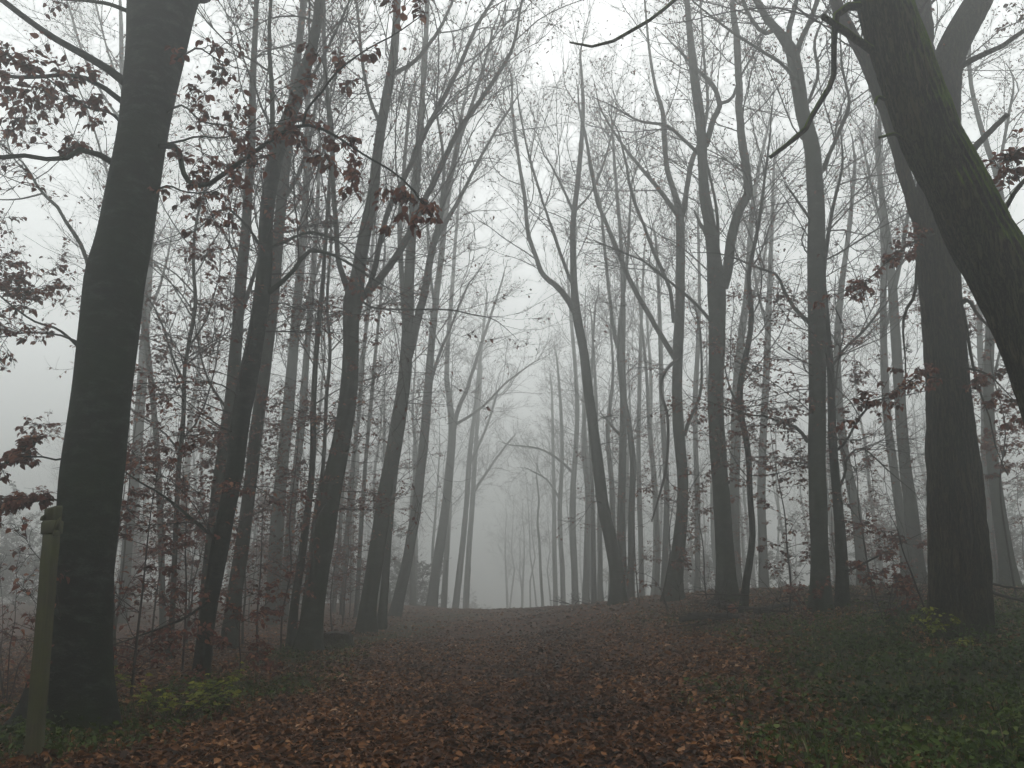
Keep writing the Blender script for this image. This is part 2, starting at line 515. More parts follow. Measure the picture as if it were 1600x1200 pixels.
def crown(parents, rng_, dens=1.6, tmin=0.05, L1=(1.5, 4.0), ang=42, up=0.5, n2=6, n3=5, leaf=0.0, leaf_size=0.075, gb=None, gl=None, flat=0.0, fine=True, rmin=0.003, up2=0.35, zmin=None):
    """parents: list of (P, R) curves. fills branch Geo and leaf Geo"""
    for P, Rr in parents:
        Lp = np.linalg.norm(np.diff(P, axis=0), axis=1).sum()
        n1 = max(1, int(rng_.poisson(max(dens * Lp * (1 - tmin), 0.5))))
        a, ar = spawn(P[None], Rr[None], n1, tmin, 0.99, L1[0], L1[1], ang, up, 0.12, 10, 0.5, rng_, flat, rmin * 1.6)
        if zmin is not None:
            k = a[:, 0, 2] > zmin; a, ar = a[k], ar[k]
            if len(a) == 0: continue
        b, br = spawn(a, ar, n2, 0.15, 0.97, 0.32, 0.6, 42, up2, 0.12, 7, 0.7, rng_, flat, rmin * 1.2, prop=1)
        v, q = tubes(a, ar, 5); gb.add(v, q)
        v, q = tubes(b, br, 4); gb.add(v, q)
        if fine:
            c, cr = spawn(b, br, n3, 0.15, 0.98, 0.35, 0.65, 42, up2 * 0.7, 0.14, 5, 0.75, rng_, flat, rmin, prop=1)
            v, q = tubes(c, cr, 3); gb.add(v, q)
            if leaf > 0 and gl is not None:
                leaves_on(gl, c, leaf, leaf_size, rng_)
        if leaf > 0 and gl is not None:
            leaves_on(gl, b, leaf * 0.7, leaf_size, rng_)

def trunk_shape(g, P, Rr, K, rng_, lump=0.05, flare=0.0, ridges=0, ridge_amp=0.0, buttress=None):
    """one tapered, uneven trunk tube with root flare at its first rows"""
    S = len(P)
    th = np.arange(K) * 2 * np.pi / K
    s = np.concatenate([[0], np.cumsum(np.linalg.norm(np.diff(P, axis=0), axis=1))])
    f = np.ones((S, K))
    for k in range(7):
        m_ = rng_.integers(1, 5); fz = rng_.uniform(0.4, 3.5); ph = rng_.uniform(0, 6.28, 2)
        f += lump * 0.45 * np.sin(m_ * th[None] + ph[0] + 0.4 * fz * s[:, None]) * np.sin(fz * s[:, None] + ph[1])
    for k in range(10):   # small knots
        tc_, sc_ = rng_.uniform(0, 6.28), rng_.uniform(0, s[-1])
        dd = np.angle(np.exp(1j * (th - tc_)))[None]
        f += lump * 1.2 * rng_.uniform(0.3, 1.2) * np.exp(-(dd / 0.35)**2 - ((s[:, None] - sc_) / 0.14)**2)
    if ridges:
        wob = sum(rng_.uniform(0.3, 1) * np.sin(rng_.uniform(0.8, 4) * s + rng_.uniform(0, 6.28)) for _ in range(4))
        f += ridge_amp * (np.abs(np.sin(ridges * 0.5 * th[None] + 0.8 * wob[:, None])) - 0.5)
        f += ridge_amp * 0.7 * (rng_.random((S, K)) - 0.5)
    if flare:
        h = np.exp(-np.maximum(s - 0.25, 0) / 0.42)[:, None]
        lob = 0.6 + 0.55 * np.sin(5 * th + rng_.uniform(0, 6.28)) * 0.6 + 0.3 * np.sin(3 * th + rng_.uniform(0, 6.28))
        f += flare * h * lob[None]
    if buttress:
        for ang_, amt, fall in buttress:
            dd = np.angle(np.exp(1j * (th - ang_)))[None]
            f += amt * np.exp(-(dd / 0.42)**2) * np.exp(-s / fall)[:, None]
    v, q = tubes(P[None], Rr[None], K, ref=V3([(0, 1, 0)]), fn=lambda t_: f[None])
    g.add(v, q)

def trace(pts, d0, d1=None):
    """pixel polyline with widths -> metres (x,y,z,r)"""
    out = []
    n = len(pts)
    for i, (px, py, w) in enumerate(pts):
        d = d0 if d1 is None else d0 + (d1 - d0) * i / max(n - 1, 1)
        p, k = at(px, py, d)
        out.append([*p, 0.5 * w * k])
    return np.array(out)

def build_tree(name, label, cat, d, trunk, limbs=(), bark='beech', top=True, H=18, seed=0, leaf=0.04, dens=2.0, low=0, lowleaf=0.25, group=None,
               K=18, lump=0.05, flare=0.62, ridges=0, ridge_amp=0.0, buttress=None, tmin=0.35, n2=8, n3=7, fine=True, L1=(1.4, 4.2), leaf_size=0.075, zlow=(2.0, 8.0), up=0.45, ang=42, dtop=None, lean=0.0, twigs_on_trunk=True, lens_=None):
    r_ = np.random.default_rng(1000 + seed)
    t = trace(trunk, d, dtop)
    # gentle bends away from the picture plane, so that the trunk is not a flat curve
    hz = t[:, 2] - t[0, 2]
    t[:, 1] += (0.0 if K > 40 else 0.25) * np.sin(hz * 0.35 + r_.uniform(0, 6)) * np.clip(hz / 4, 0, 1) + lean * hz
    base = t[0].copy()
    zg = gz(base[0], base[1])
    # foot goes into the ground
    foot = base.copy(); foot[2] = min(zg, base[2]) - 0.3
    rows = [foot] + [x for x in t if x[2] > foot[2] + 0.2]
    if top and trunk[-1][1] <= 30:
        last, prev = rows[-1], rows[-2]
        dr = norm(last[:3] - prev[:3])
        n = 5
        remain = max(H - last[2], 2.5)
        p, rr = last[:3].copy(), last[3]
        for k in range(n):
            dr = norm(dr + V3((0, 0, 0.12)) + r_.normal(0, 0.10, 3))
            p = p + dr * remain / n
            rows.append(np.array([*p, max(last[3] * (1 - (k + 1) / n) , 0.012)]))
    else:
        last, prev = rows[-1], rows[-2]
        dr = norm(last[:3] - prev[:3])
        for k in range(3):
            dr = norm(dr + V3((0, 0, 0.05)) + r_.normal(0, 0.12, 3))
            rows.append(np.array([*(rows[-1][:3] + dr * 0.55), last[3] * (0.7, 0.42, 0.15)[k]]))
    rows = np.array(rows)
    S = int(np.clip(np.linalg.norm(np.diff(rows[:, :3], axis=0), axis=1).sum() * (7 if K > 30 else 3.2), 24, 220))
    c = smooth_path(rows, S)
    c[:, 3] = np.maximum(c[:, 3], 0.006)
    root = thing(name, label, cat, (base[0], base[1], zg), group)
    off = V3((base[0], base[1], zg))
    P, Rr = c[:, :3] - off, c[:, 3]
    g = Geo()
    trunk_shape(g, P, Rr, K, r_, lump, flare, ridges, ridge_amp, buttress)
    o = g.build("trunk", M[bark], root)
    parents = []
    if twigs_on_trunk:
        parents.append((P[int(S * tmin):], Rr[int(S * tmin):]))
    gb, gl = Geo(), Geo()
    for L in limbs:
        if isinstance(L, dict):
            pts, da, db = L['pts'], L.get('d0', d), L.get('d1', d)
            kw = L
        else:
            pts, da, db = L, d, d + r_.uniform(-1, 1) * 0.05 * d
            kw = {}
        lt = trace(pts, da, db)
        if not isinstance(L, dict):   # start the limb on the trunk's own axis depth
            j = np.argmin(np.linalg.norm(P[:, [0, 2]] + off[[0, 2]] - lt[0, [0, 2]], axis=1))
            dy = (P[j, 1] + off[1]) - lt[0, 1]
            lt[:, 1] += dy
        if kw.get('ext', pts[-1][1] <= 30):
            last, prev = lt[-1], lt[-2]
            dr = norm(last[:3] - prev[:3]); p = last[:3].copy(); rem = kw.get('extlen', max(2.5, (H - last[2]) * 0.6))
            ex = []
            for k in range(4):
                dr = norm(dr + V3((0, 0, 0.15)) + r_.normal(0, 0.12, 3))
                p = p + dr * rem / 4
                ex.append([*p, max(last[3] * (1 - (k + 1) / 4), 0.008)])
            lt = np.vstack([lt, ex])
        elif kw.get('ext', True):
            last, prev = lt[-1], lt[-2]
            dr = norm(last[:3] - prev[:3])
            for k in range(3):
                dr = norm(dr + r_.normal(0, 0.14, 3))
                lt = np.vstack([lt, [*(lt[-1, :3] + dr * 0.4), last[3] * (0.75, 0.5, 0.25)[k]]])
        Sl = int(np.clip(np.linalg.norm(np.diff(lt[:, :3], axis=0), axis=1).sum() * 5, 14, 90))
        lc = smooth_path(lt, Sl)
        lc[:, 3] = np.maximum(lc[:, 3], 0.004)
        lc[:, :3] -= off
        # little wobble
        wob = r_.normal(0, 1, (Sl, 3)); wob = np.cumsum(wob, 0); wob -= np.linspace(0, 1, Sl)[:, None] * wob[-1]
        lc[:, :3] += wob * lc[:, 3:4] * 0.10
        lg = Geo()
        trunk_shape(lg, lc[:, :3], lc[:, 3], kw.get('K', max(8, K // 2)), r_, lump)
        lg.build("limb", M[kw.get('bark', bark)], root)
        if kw.get('tw', 1):
            crown([(lc[:, :3], lc[:, 3])], r_, kw.get('dens', dens * 1.3), kw.get('tmin', 0.12), kw.get('L1', L1), kw.get('ang', ang), kw.get('up', up), kw.get('n2', n2), kw.get('n3', n3),
                  0.5 * kw.get('leaf', 2 * leaf), kw.get('leaf_size', leaf_size), gb, gl, kw.get('flat', 0.0), fine, up2=kw.get('up2', 0.35))
    if parents:
        crown(parents, r_, dens, 0.02, L1, ang, up, n2, n3, leaf, leaf_size, gb, gl, 0.0, fine)
    if low:   # low level sprays that keep their russet leaves
        k = np.nonzero((P[:, 2] > zlow[0]) & (P[:, 2] < zlow[1]))[0]
        if len(k) > 3:
            PP, RR = P[k[0]:k[-1]], Rr[k[0]:k[-1]]
            ll = np.linalg.norm(PP[-1] - PP[0])
            crown([(PP, RR)], r_, 1.8 * low / max(ll, 0.5), 0.0, (0.9, 2.6), 72, 0.15, 7, 6, lowleaf, leaf_size, gb, gl, 0.75, True, up2=0.02)
    if d < 24:   # extra dense crown, unseen above the frame, added to shade near fog and floor
        zt = 3.5 + 0.85 * base[1]
        k = np.nonzero(P[:, 2] + zg > zt)[0]
        if len(k) > 5:
            crown([(P[k[0]:], np.maximum(Rr[k[0]:], 0.06))], r_, 4.2, 0.0, (2.5, 6.0), 58, 0.5, 9, 8, 0.45, 0.12, gb, gl, 0.0, True)
    if gb.n: gb.build("crown", M['twig'], root)
    if gl.n: gl.build("foliage", M['russet'], root)
    return root

# ------------------------------------------------------------------ TREES OF THE PHOTOGRAPH
EXEC_TREES = True
TREES = []
def T(*a, **k):
    TREES.append((a, k))

# --- the big dark beech at the left
T("beech_tree", "massive dark beech trunk behind the wooden post, thickest tree left of the path", "tree", 9.2,
  [(128, 1140, 106), (128, 1100, 98), (126, 1040, 91), (129, 960, 88), (131, 900, 86), (138, 820, 88), (144, 745, 91), (154, 660, 89), (161, 600, 86), (170, 525, 87), (176, 470, 87), (181, 430, 86), (194, 375, 80), (207, 300, 77), (220, 225, 73), (232, 150, 78), (244, 75, 87), (254, 0, 102), (270, -80, 112), (275, -160, 60), (262, -300, 45), (250, -480, 30)],
  [dict(pts=[(300, -20, 60), (330, -140, 48), (360, -300, 36), (380, -500, 22)], d0=9.2, d1=9.0, tw=1, leaf=0.05),
   dict(pts=[(195, 128, 14), (165, 105, 12), (130, 85, 11), (90, 62, 10), (50, 35, 9), (15, 8, 9), (-40, -30, 8), (-120, -60, 5)], d0=9.2, d1=8.2, leaf=0.30, ang=55, up=0.0, L1=(0.5, 1.4), dens=3.0, flat=0.5, leaf_size=0.085, up2=0.0),
   dict(pts=[(190, 158, 9), (165, 138, 8), (135, 122, 7), (95, 116, 6), (50, 122, 6), (0, 119, 5), (-60, 110, 4)], d0=9.2, d1=8.6, leaf=0.45, ang=55, up=0.0, L1=(0.4, 1.2), dens=4.0, flat=0.5, leaf_size=0.085, up2=-0.1),
   dict(pts=[(182, 258, 11), (170, 246, 10), (150, 240, 9), (130, 233, 9), (110, 245, 8), (85, 250, 7), (45, 243, 7), (0, 246, 7), (-80, 240, 4)], d0=9.2, d1=8.4, leaf=0.12, ang=60, up=-0.1, L1=(0.3, 0.9), dens=2.4, flat=0.4, leaf_size=0.085, up2=-0.1),
   dict(pts=[(205, 20, 7), (175, 8, 6), (140, 2, 5), (90, -2, 4)], d0=9.2, d1=8.8, leaf=0.2, ang=55, up=0.0, L1=(0.3, 0.9), dens=3, flat=0.4, ext=False),
   dict(pts=[(188, 190, 5), (170, 175, 4), (140, 170, 3.5), (110, 150, 3)], d0=9.2, d1=8.4, leaf=0.6, ang=55, up=-0.1, L1=(0.3, 0.9), dens=5, flat=0.5, leaf_size=0.085, up2=-0.1),
   dict(pts=[(125, 545, 5), (105, 525, 4), (85, 512, 3.5), (50, 500, 3), (0, 462, 2.5), (-30, 430, 2)], d0=9.3, d1=10.5, leaf=0.6, ang=55, up=0.0, L1=(0.4, 1.0), dens=5, flat=0.5, leaf_size=0.07, up2=-0.05),
   dict(pts=[(122, 535, 4), (90, 523, 3), (40, 520, 2.5), (0, 527, 2)], d0=9.3, d1=10.2, leaf=0.25, ang=55, up=0.0, L1=(0.3, 0.8), dens=3, flat=0.5, leaf_size=0.07, up2=-0.05),
   dict(pts=[(105, 715, 3.5), (85, 718, 3), (55, 712, 2.5), (15, 722, 2)], d0=9.2, d1=8.8, leaf=0.7, ang=55, up=0.0, L1=(0.2, 0.5), dens=8, flat=0.6, leaf_size=0.075, up2=-0.05),
   dict(pts=[(100, 785, 3.5), (80, 780, 3), (50, 785, 2.5), (18, 790, 2)], d0=9.2, d1=8.8, leaf=0.7, ang=55, up=0.0, L1=(0.2, 0.5), dens=8, flat=0.6, leaf_size=0.075, up2=-0.05),
   # the long leafy branch that hangs out over the path
   dict(pts=[(238, 228, 10), (262, 228, 9), (278, 232, 9), (284, 255, 8.5), (290, 278, 8), (303, 289, 8), (325, 288, 7.5), (345, 275, 7.5), (375, 253, 7), (405, 232, 6.5), (435, 210, 6), (470, 195, 5.5), (505, 202, 4.5), (540, 222, 4), (575, 245, 3.5), (610, 265, 3), (640, 290, 2.5), (660, 318, 2)], d0=9.2, d1=6.8, K=10, leaf=0.8, ang=50, up=-0.1, L1=(0.2, 0.65), dens=4.4, n2=4, n3=3, flat=0.35, tmin=0.22, leaf_size=0.078, ext=False, up2=-0.2),
   dict(pts=[(474, 194, 4.5), (480, 170, 4), (500, 148, 3.6), (520, 120, 3.4), (545, 97, 3), (580, 73, 2.6), (610, 58, 2.4), (640, 38, 2), (658, 25, 1.6)], d0=7.6, d1=6.8, K=8, leaf=0.7, ang=50, up=-0.05, L1=(0.2, 0.5), dens=4, n2=3, n3=3, flat=0.3, leaf_size=0.085, up2=-0.2, ext=False),
   dict(pts=[(256, 226, 4), (285, 220, 3.5), (310, 213, 3), (345, 216, 2.6), (370, 208, 2)], d0=9.0, d1=8.2, K=8, leaf=0.3, ang=50, up=0.0, L1=(0.3, 0.8), dens=3.5, n2=4, n3=4, flat=0.4, leaf_size=0.085, up2=-0.1),
   dict(pts=[(240, 300, 4), (262, 290, 3), (290, 300, 3), (330, 300, 2)], d0=9.0, d1=8.0, K=8, leaf=0.3, ang=50, up=-0.1, L1=(0.2, 0.6), dens=3.5, n2=4, n3=4, flat=0.4, leaf_size=0.085, up2=-0.2),
   dict(pts=[(262, 175, 4), (285, 165, 3), (315, 190, 3), (350, 195, 2)], d0=9.0, d1=8.0, K=8, leaf=0.3, ang=50, up=-0.1, L1=(0.2, 0.7), dens=3.5, n2=4, n3=4, flat=0.4, leaf_size=0.085, up2=-0.2),
   dict(pts=[(268, 95, 4), (290, 85, 3), (310, 75, 3), (335, 90, 2)], d0=9.0, d1=8.0, K=8, leaf=0.3, ang=50, up=-0.1, L1=(0.2, 0.6), dens=3.5, n2=4, n3=4, flat=0.4, leaf_size=0.085, up2=-0.2),
  ], bark='dark_beech', K=56, lump=0.012, flare=0.06, buttress=[(0.0, 2.7, 0.72), (math.pi * 0.95, 0.10, 0.4)], twigs_on_trunk=False, top=False, seed=1, low=0, leaf=0.05)

# --- slim dark tree and its neighbours
T("beech_tree", "slim dark leaning trunk with russet leaves at its foot, behind the yellow-green bush", "tree", 13.2,
  [(313, 1072, 24), (317, 1020, 23), (324, 960, 24), (333, 910, 26), (345, 840, 28), (356, 790, 26), (367, 745, 27), (380, 660, 29), (392, 600, 30), (405, 535, 26), (415, 475, 24), (421, 405, 22), (423, 350, 22), (430, 290, 23), (440, 240, 23), (452, 205, 23), (465, 160, 20), (480, 110, 18), (492, 60, 15), (498, 0, 13)],
  [[(418, 470, 9), (440, 452, 8), (460, 435, 7), (478, 408, 6.5), (492, 400, 6), (520, 405, 4), (550, 420, 3)],
   [(428, 300, 8), (430, 220, 8), (428, 140, 7), (425, 60, 6), (428, 0, 5)],
   [(412, 392, 5), (395, 365, 4), (362, 334, 4), (345, 345, 3), (320, 365, 2)],
   [(460, 180, 6), (490, 130, 5), (520, 75, 4), (545, 20, 3)],
   [(425, 400, 5), (455, 385, 4), (490, 372, 4), (520, 380, 3)],
   dict(pts=[(345, 850, 6), (325, 832, 5), (300, 812, 5), (270, 785, 4), (240, 765, 3), (205, 745, 2.5)], d0=13.2, d1=12.2, leaf=0.45, flat=0.7, up=0, up2=0, L1=(0.4, 1.1), dens=4, ang=60),
   dict(pts=[(330, 935, 5), (290, 965, 4), (240, 985, 3), (185, 1005, 2)], d0=13.2, d1=12.0, leaf=0.4, flat=0.7, up=0, up2=0, L1=(0.4, 1.0), dens=4, ang=60)],
  bark='dark_beech', K=24, seed=2, low=9, lowleaf=0.40, leaf=0.06, zlow=(1.5, 8))
T("beech_tree", "grey trunk rising close behind the slim dark leaning trunk, nearly parallel to it", "tree", 19,
  [(358, 1012, 24), (366, 920, 22), (376, 850, 21), (388, 750, 20), (398, 680, 20), (407, 625, 19), (418, 555, 18), (428, 490, 17), (437, 400, 17), (444, 320, 16), (452, 250, 15), (460, 150, 13), (468, 60, 11), (472, 0, 10)],
  [[(440, 330, 7), (470, 280, 6), (490, 220, 5), (500, 150, 4)]], seed=3, low=6, lowleaf=0.25, leaf=0.04)
T("beech_tree", "grey trunk just left of the slim dark leaning trunk, forking high up", "tree", 17.5,
  [(318, 1025, 20), (322, 930, 19), (330, 830, 19), (338, 740, 19), (347, 675, 19), (358, 600, 20), (366, 520, 18), (374, 440, 17), (384, 365, 15), (390, 300, 14), (397, 220, 12), (400, 130, 10), (404, 50, 8), (405, 0, 7)],
  [[(366, 505, 8), (385, 450, 7), (402, 395, 6), (410, 330, 5)], [(352, 640, 5), (325, 600, 4), (310, 560, 3), (300, 510, 2)]], seed=4, low=8, lowleaf=0.3, leaf=0.05)

# --- the forked tree
T("beech_tree", "forked beech left of the path, its trunk splitting in three at mid height", "tree", 17.4,
  [(478, 1025, 38), (484, 985, 34), (495, 910, 31), (504, 845, 32), (512, 775, 33), (524, 715, 31), (532, 675, 29), (541, 620, 26), (546, 560, 25), (548, 500, 25), (553, 465, 30), (560, 430, 22), (570, 375, 20), (585, 310, 17), (590, 265, 15), (597, 215, 15), (606, 165, 15), (615, 115, 14), (620, 60, 12), (622, 0, 11)],
  [[(549, 468, 12), (538, 435, 10), (528, 400, 8), (524, 350, 8), (521, 300, 7), (519, 230, 7), (512, 160, 6), (507, 90, 6), (505, 0, 5)],
   [(560, 468, 15), (580, 450, 12), (602, 425, 11), (625, 390, 11), (645, 352, 10), (662, 315, 9), (680, 280, 9), (698, 240, 8), (712, 210, 8), (738, 172, 7), (762, 138, 7), (800, 75, 5), (815, 0, 4)],
   [(576, 452, 9), (586, 418, 8), (594, 375, 8), (606, 325, 8), (630, 278, 8), (655, 220, 8), (680, 175, 8), (708, 125, 7), (728, 80, 6), (745, 40, 6), (770, 0, 4)],
   [(594, 198, 6), (580, 160, 5), (568, 105, 5), (563, 50, 4), (558, 0, 4)],
   [(612, 128, 7), (650, 105, 6), (685, 60, 5), (710, 10, 4)],
   [(556, 460, 4), (580, 480, 3.5), (630, 484, 3), (700, 484, 2.5), (740, 492, 2)]],
  K=26, seed=5, low=6, lowleaf=0.3, leaf=0.05, dens=2.0)
T("beech_tree", "slender trunk touching the left side of the forked beech at its foot", "tree", 18.2,
  [(453, 1018, 14), (460, 940, 13), (470, 875, 12), (480, 800, 11), (487, 750, 10), (491, 690, 9), (492, 640, 9), (496, 575, 8), (502, 510, 8), (508, 450, 7), (512, 380, 6), (516, 300, 5), (520, 200, 4)], [], top=False, seed=6, low=6, lowleaf=0.3, K=12)
T("beech_tree", "thin wavy stem between the slender trunk and the forked beech", "tree", 20.5,
  [(468, 1008, 8), (476, 930, 7), (482, 880, 7), (490, 800, 7), (500, 740, 6.5), (505, 680, 6), (508, 620, 6), (515, 550, 5), (512, 470, 4.5), (520, 380, 4)], [], top=False, seed=7, low=5, lowleaf=0.3, K=10)

# --- pair by the path
T("beech_tree", "tall dark grey trunk right of the forked beech, standing on the green verge", "tree", 23.4,
  [(571, 992, 27), (576, 940, 25), (582, 900, 25), (588, 855, 25), (595, 810, 26), (601, 765, 24), (610, 725, 24), (618, 680, 23), (625, 640, 22), (633, 590, 20), (638, 520, 18), (641, 440, 16), (645, 370, 14), (650, 300, 13), (655, 220, 11), (660, 140, 9), (664, 60, 8), (666, 0, 7)],
  [[(640, 560, 14), (652, 510, 13), (663, 455, 12), (672, 405, 11), (681, 370, 10), (692, 320, 8), (705, 265, 7), (722, 205, 6), (745, 140, 5), (765, 70, 4)],
   [(678, 385, 8), (700, 350, 7), (722, 310, 6), (745, 265, 5), (772, 215, 4), (800, 170, 3)],
   [(690, 325, 5), (695, 270, 5), (690, 220, 4), (680, 160, 3)]],
  K=22, seed=8, low=4, lowleaf=0.2, leaf=0.04, dens=1.3)
T("beech_tree", "thinner trunk close behind the tall dark grey trunk on the verge", "tree", 25,
  [(596, 984, 14), (600, 930, 13), (603, 880, 12), (606, 830, 12), (611, 770, 11), (619, 700, 11), (628, 620, 10), (634, 540, 9), (630, 450, 8), (626, 360, 7), (632, 270, 6), (640, 160, 5)], [], top=False, seed=9, low=4, lowleaf=0.15, K=12)
T("beech_tree", "slightly paler leaning trunk next along the left edge of the path", "tree", 30,
  [(617, 971, 19), (625, 925, 18), (635, 880, 17), (643, 835, 16), (650, 790, 16), (655, 750, 15), (660, 710, 15), (665, 660, 14), (670, 600, 13), (675, 540, 11), (682, 470, 10), (690, 400, 9), (697, 330, 8), (708, 250, 7), (720, 180, 5), (735, 110, 4)],
  [[(668, 620, 6), (685, 560, 5), (705, 510, 4), (730, 450, 3)], [(680, 480, 5), (672, 420, 4), (668, 350, 3)]], top=False, seed=10, low=3, lowleaf=0.1, K=14, dens=1.6)
T("beech_tree", "faint forked trunk fading into the fog where the path's left edge begins to blur", "tree", 38,
  [(673, 957, 18), (680, 900, 16), (687, 855, 15), (694, 810, 14), (700, 765, 13), (704, 720, 13), (707, 675, 12), (703, 630, 9), (698, 590, 8), (700, 530, 7), (706, 450, 6), (712, 370, 5), (720, 290, 3)],
  [[(707, 690, 8), (715, 650, 7), (730, 610, 6), (745, 560, 5), (765, 500, 4), (785, 440, 3)], [(710, 665, 5), (750, 640, 4), (790, 600, 3), (830, 570, 2)]], top=False, seed=11, K=12, dens=1.8, L1=(1.5, 4))
T("beech_tree", "very faint trunk in the fog left of the bright gap, nearer of the last two", "tree", 46,
  [(712, 947, 11), (718, 895, 10), (723, 850, 9), (728, 800, 8), (731, 760, 8), (735, 700, 7), (742, 640, 6), (750, 560, 5), (760, 470, 3)], [[(733, 730, 5), (755, 680, 4), (775, 620, 3)]], top=False, seed=12, K=10, dens=2, L1=(1.5, 4.5))
T("beech_tree", "very faint trunk beside the bright gap, last one visible on the path's left", "tree", 50,
  [(728, 946, 10), (731, 890, 9), (734, 840, 8), (738, 785, 8), (741, 730, 7), (746, 660, 6), (752, 580, 4)], [[(739, 770, 5), (765, 730, 4), (795, 690, 3)]], top=False, seed=13, K=10, dens=2, L1=(1.5, 4.5))

# --- left background trunks
T("beech_tree", "broad pale trunk in the fog between the slim dark trunk and the forked beech", "tree", 27,
  [(423, 985, 23), (430, 880, 22), (437, 800, 20), (445, 720, 19), (452, 650, 18), (458, 570, 16), (463, 480, 14), (470, 380, 12), (476, 280, 10), (480, 180, 8), (486, 80, 6)], [[(460, 530, 6), (480, 470, 5), (500, 410, 4)]], top=False, seed=14, low=3, lowleaf=0.1)
T("beech_tree", "narrower pale trunk beside the broad pale one, left of the forked beech", "tree", 28.5,
  [(441, 982, 15), (449, 880, 14), (457, 800, 13), (467, 720, 12), (475, 650, 12), (480, 560, 10), (486, 460, 9), (492, 350, 7), (498, 240, 5)], [], top=False, seed=15, low=3, lowleaf=0.1)
T("beech_tree", "thin wavy beech stem between the massive trunk and the slim dark one", "tree", 17,
  [(265, 1030, 9), (268, 950, 8), (270, 850, 8), (273, 780, 8), (276, 730, 7.5), (284, 670, 7), (288, 620, 7), (290, 580, 6), (300, 530, 6), (310, 480, 6), (308, 420, 5), (312, 360, 4), (325, 310, 3)], [[(290, 600, 4), (270, 560, 3.5), (255, 510, 3), (235, 470, 2)], [(300, 540, 4), (325, 500, 3), (340, 450, 2)]], top=False, seed=16, low=9, lowleaf=0.4, K=10, leaf=0.12, leaf_size=0.085)
T("beech_tree", "pale straight trunk peeping out right behind the massive dark beech", "tree", 29,
  [(190, 985, 17), (198, 850, 16), (207, 740, 15), (214, 650, 15), (223, 560, 14), (232, 470, 12), (239, 380, 11), (246, 280, 9), (254, 180, 7), (262, 60, 5)], [[(228, 500, 5), (250, 450, 4), (265, 390, 3)]], top=False, seed=17, low=3, lowleaf=0.1)
T("beech_tree", "faint thin trunk right of the forked beech's foot, before the verge trees", "tree", 31,
  [(534, 972, 9), (540, 880, 8), (547, 800, 8), (553, 720, 7), (560, 650, 6), (566, 560, 6), (575, 460, 5), (585, 350, 4)], [], top=False, seed=18, low=4, lowleaf=0.12, K=10)
T("beech_tree", "faint thin trunk directly right of the forked trunk, half hidden behind its stem", "tree", 33,
  [(520, 966, 7), (528, 860, 7), (535, 770, 6), (541, 690, 6), (560, 600, 5), (575, 500, 4), (585, 420, 3)], [], top=False, seed=19, low=4, lowleaf=0.12, K=10)
T("beech_tree", "faint thin trunk hugging the left side of the tall verge trunk", "tree", 30,
  [(556, 975, 8), (562, 880, 7), (568, 790, 7), (573, 710, 6), (580, 620, 6), (588, 520, 5), (600, 400, 4)], [], top=False, seed=20, low=4, lowleaf=0.12, K=10)
T("beech_tree", "leaning pole tree with bare side twigs left of the massive beech, upper part only visible", "tree", 15,
  [(176, 1045, 9), (172, 900, 9), (165, 700, 8), (158, 520, 7), (146, 415, 6), (130, 380, 6), (110, 350, 5), (95, 325, 5), (75, 310, 4.5), (60, 285, 4), (45, 262, 3)], [[(75, 310, 3), (40, 318, 2.5), (0, 318, 2)], [(58, 282, 2.5), (30, 255, 2), (20, 225, 1.6)]], top=False, seed=21, K=10, leaf=0.12, tmin=0.75, low=0)
T("beech_tree", "pale twiggy tree in the upper left fog behind the leafy branches", "tree", 24,
  [(255, 998, 10), (240, 700, 9), (222, 450, 9), (205, 250, 8), (192, 120, 7), (187, 40, 6), (184, 0, 5)], [[(200, 200, 5), (170, 160, 4), (135, 90, 4), (110, 10, 3)], [(215, 380, 5), (180, 300, 4), (145, 190, 3), (110, 100, 2)], [(195, 150, 4), (170, 80, 3), (150, 0, 3)]], top=True, seed=22, leaf=0.06, dens=1.5, K=10)

# --- right of the path
T("beech_tree", "dark trunk leaning left over the path, nearest tree on the path's right edge", "tree", 25,
  [(967, 945, 24), (965, 910, 22), (962, 880, 22), (954, 840, 20), (945, 800, 19), (938, 750, 18), (931, 700, 17), (924, 650, 16), (917, 600, 15), (911, 550, 14), (901, 500, 14), (896, 450, 11), (895, 400, 10), (895, 350, 9), (902, 290, 8), (908, 230, 7), (912, 160, 6), (908, 90, 4)],
  [[(899, 492, 11), (885, 470, 10), (868, 450, 9), (850, 435, 8), (838, 408, 7), (828, 380, 7), (822, 345, 6), (820, 310, 6), (812, 260, 5), (807, 225, 5), (802, 180, 4), (800, 130, 3)],
   [(896, 455, 6), (878, 410, 5), (864, 372, 5), (850, 330, 4), (840, 300, 4), (828, 260, 4), (820, 225, 3), (812, 180, 3)],
   [(898, 340, 5), (885, 310, 4), (860, 260, 3)], [(900, 330, 4), (925, 300, 3), (945, 250, 3), (960, 190, 2)]],
  K=20, seed=30, low=3, lowleaf=0.15, leaf=0.03, dens=1.6, top=False)
T("beech_tree", "upright grey trunk rising behind the foot of the dark left-leaning one", "tree", 29,
  [(976, 940, 15), (972, 880, 14), (970, 820, 13), (971, 750, 12), (974, 680, 12), (975, 620, 11), (973, 560, 10), (975, 500, 8), (974, 440, 7), (970, 370, 6), (962, 290, 5), (955, 200, 3)],
  [[(973, 560, 6), (960, 520, 6), (952, 460, 5), (946, 390, 5), (940, 320, 4)], [(970, 680, 5), (955, 665, 4), (948, 655, 4)]], K=14, seed=31, top=False, dens=1.8, low=3, lowleaf=0.1)
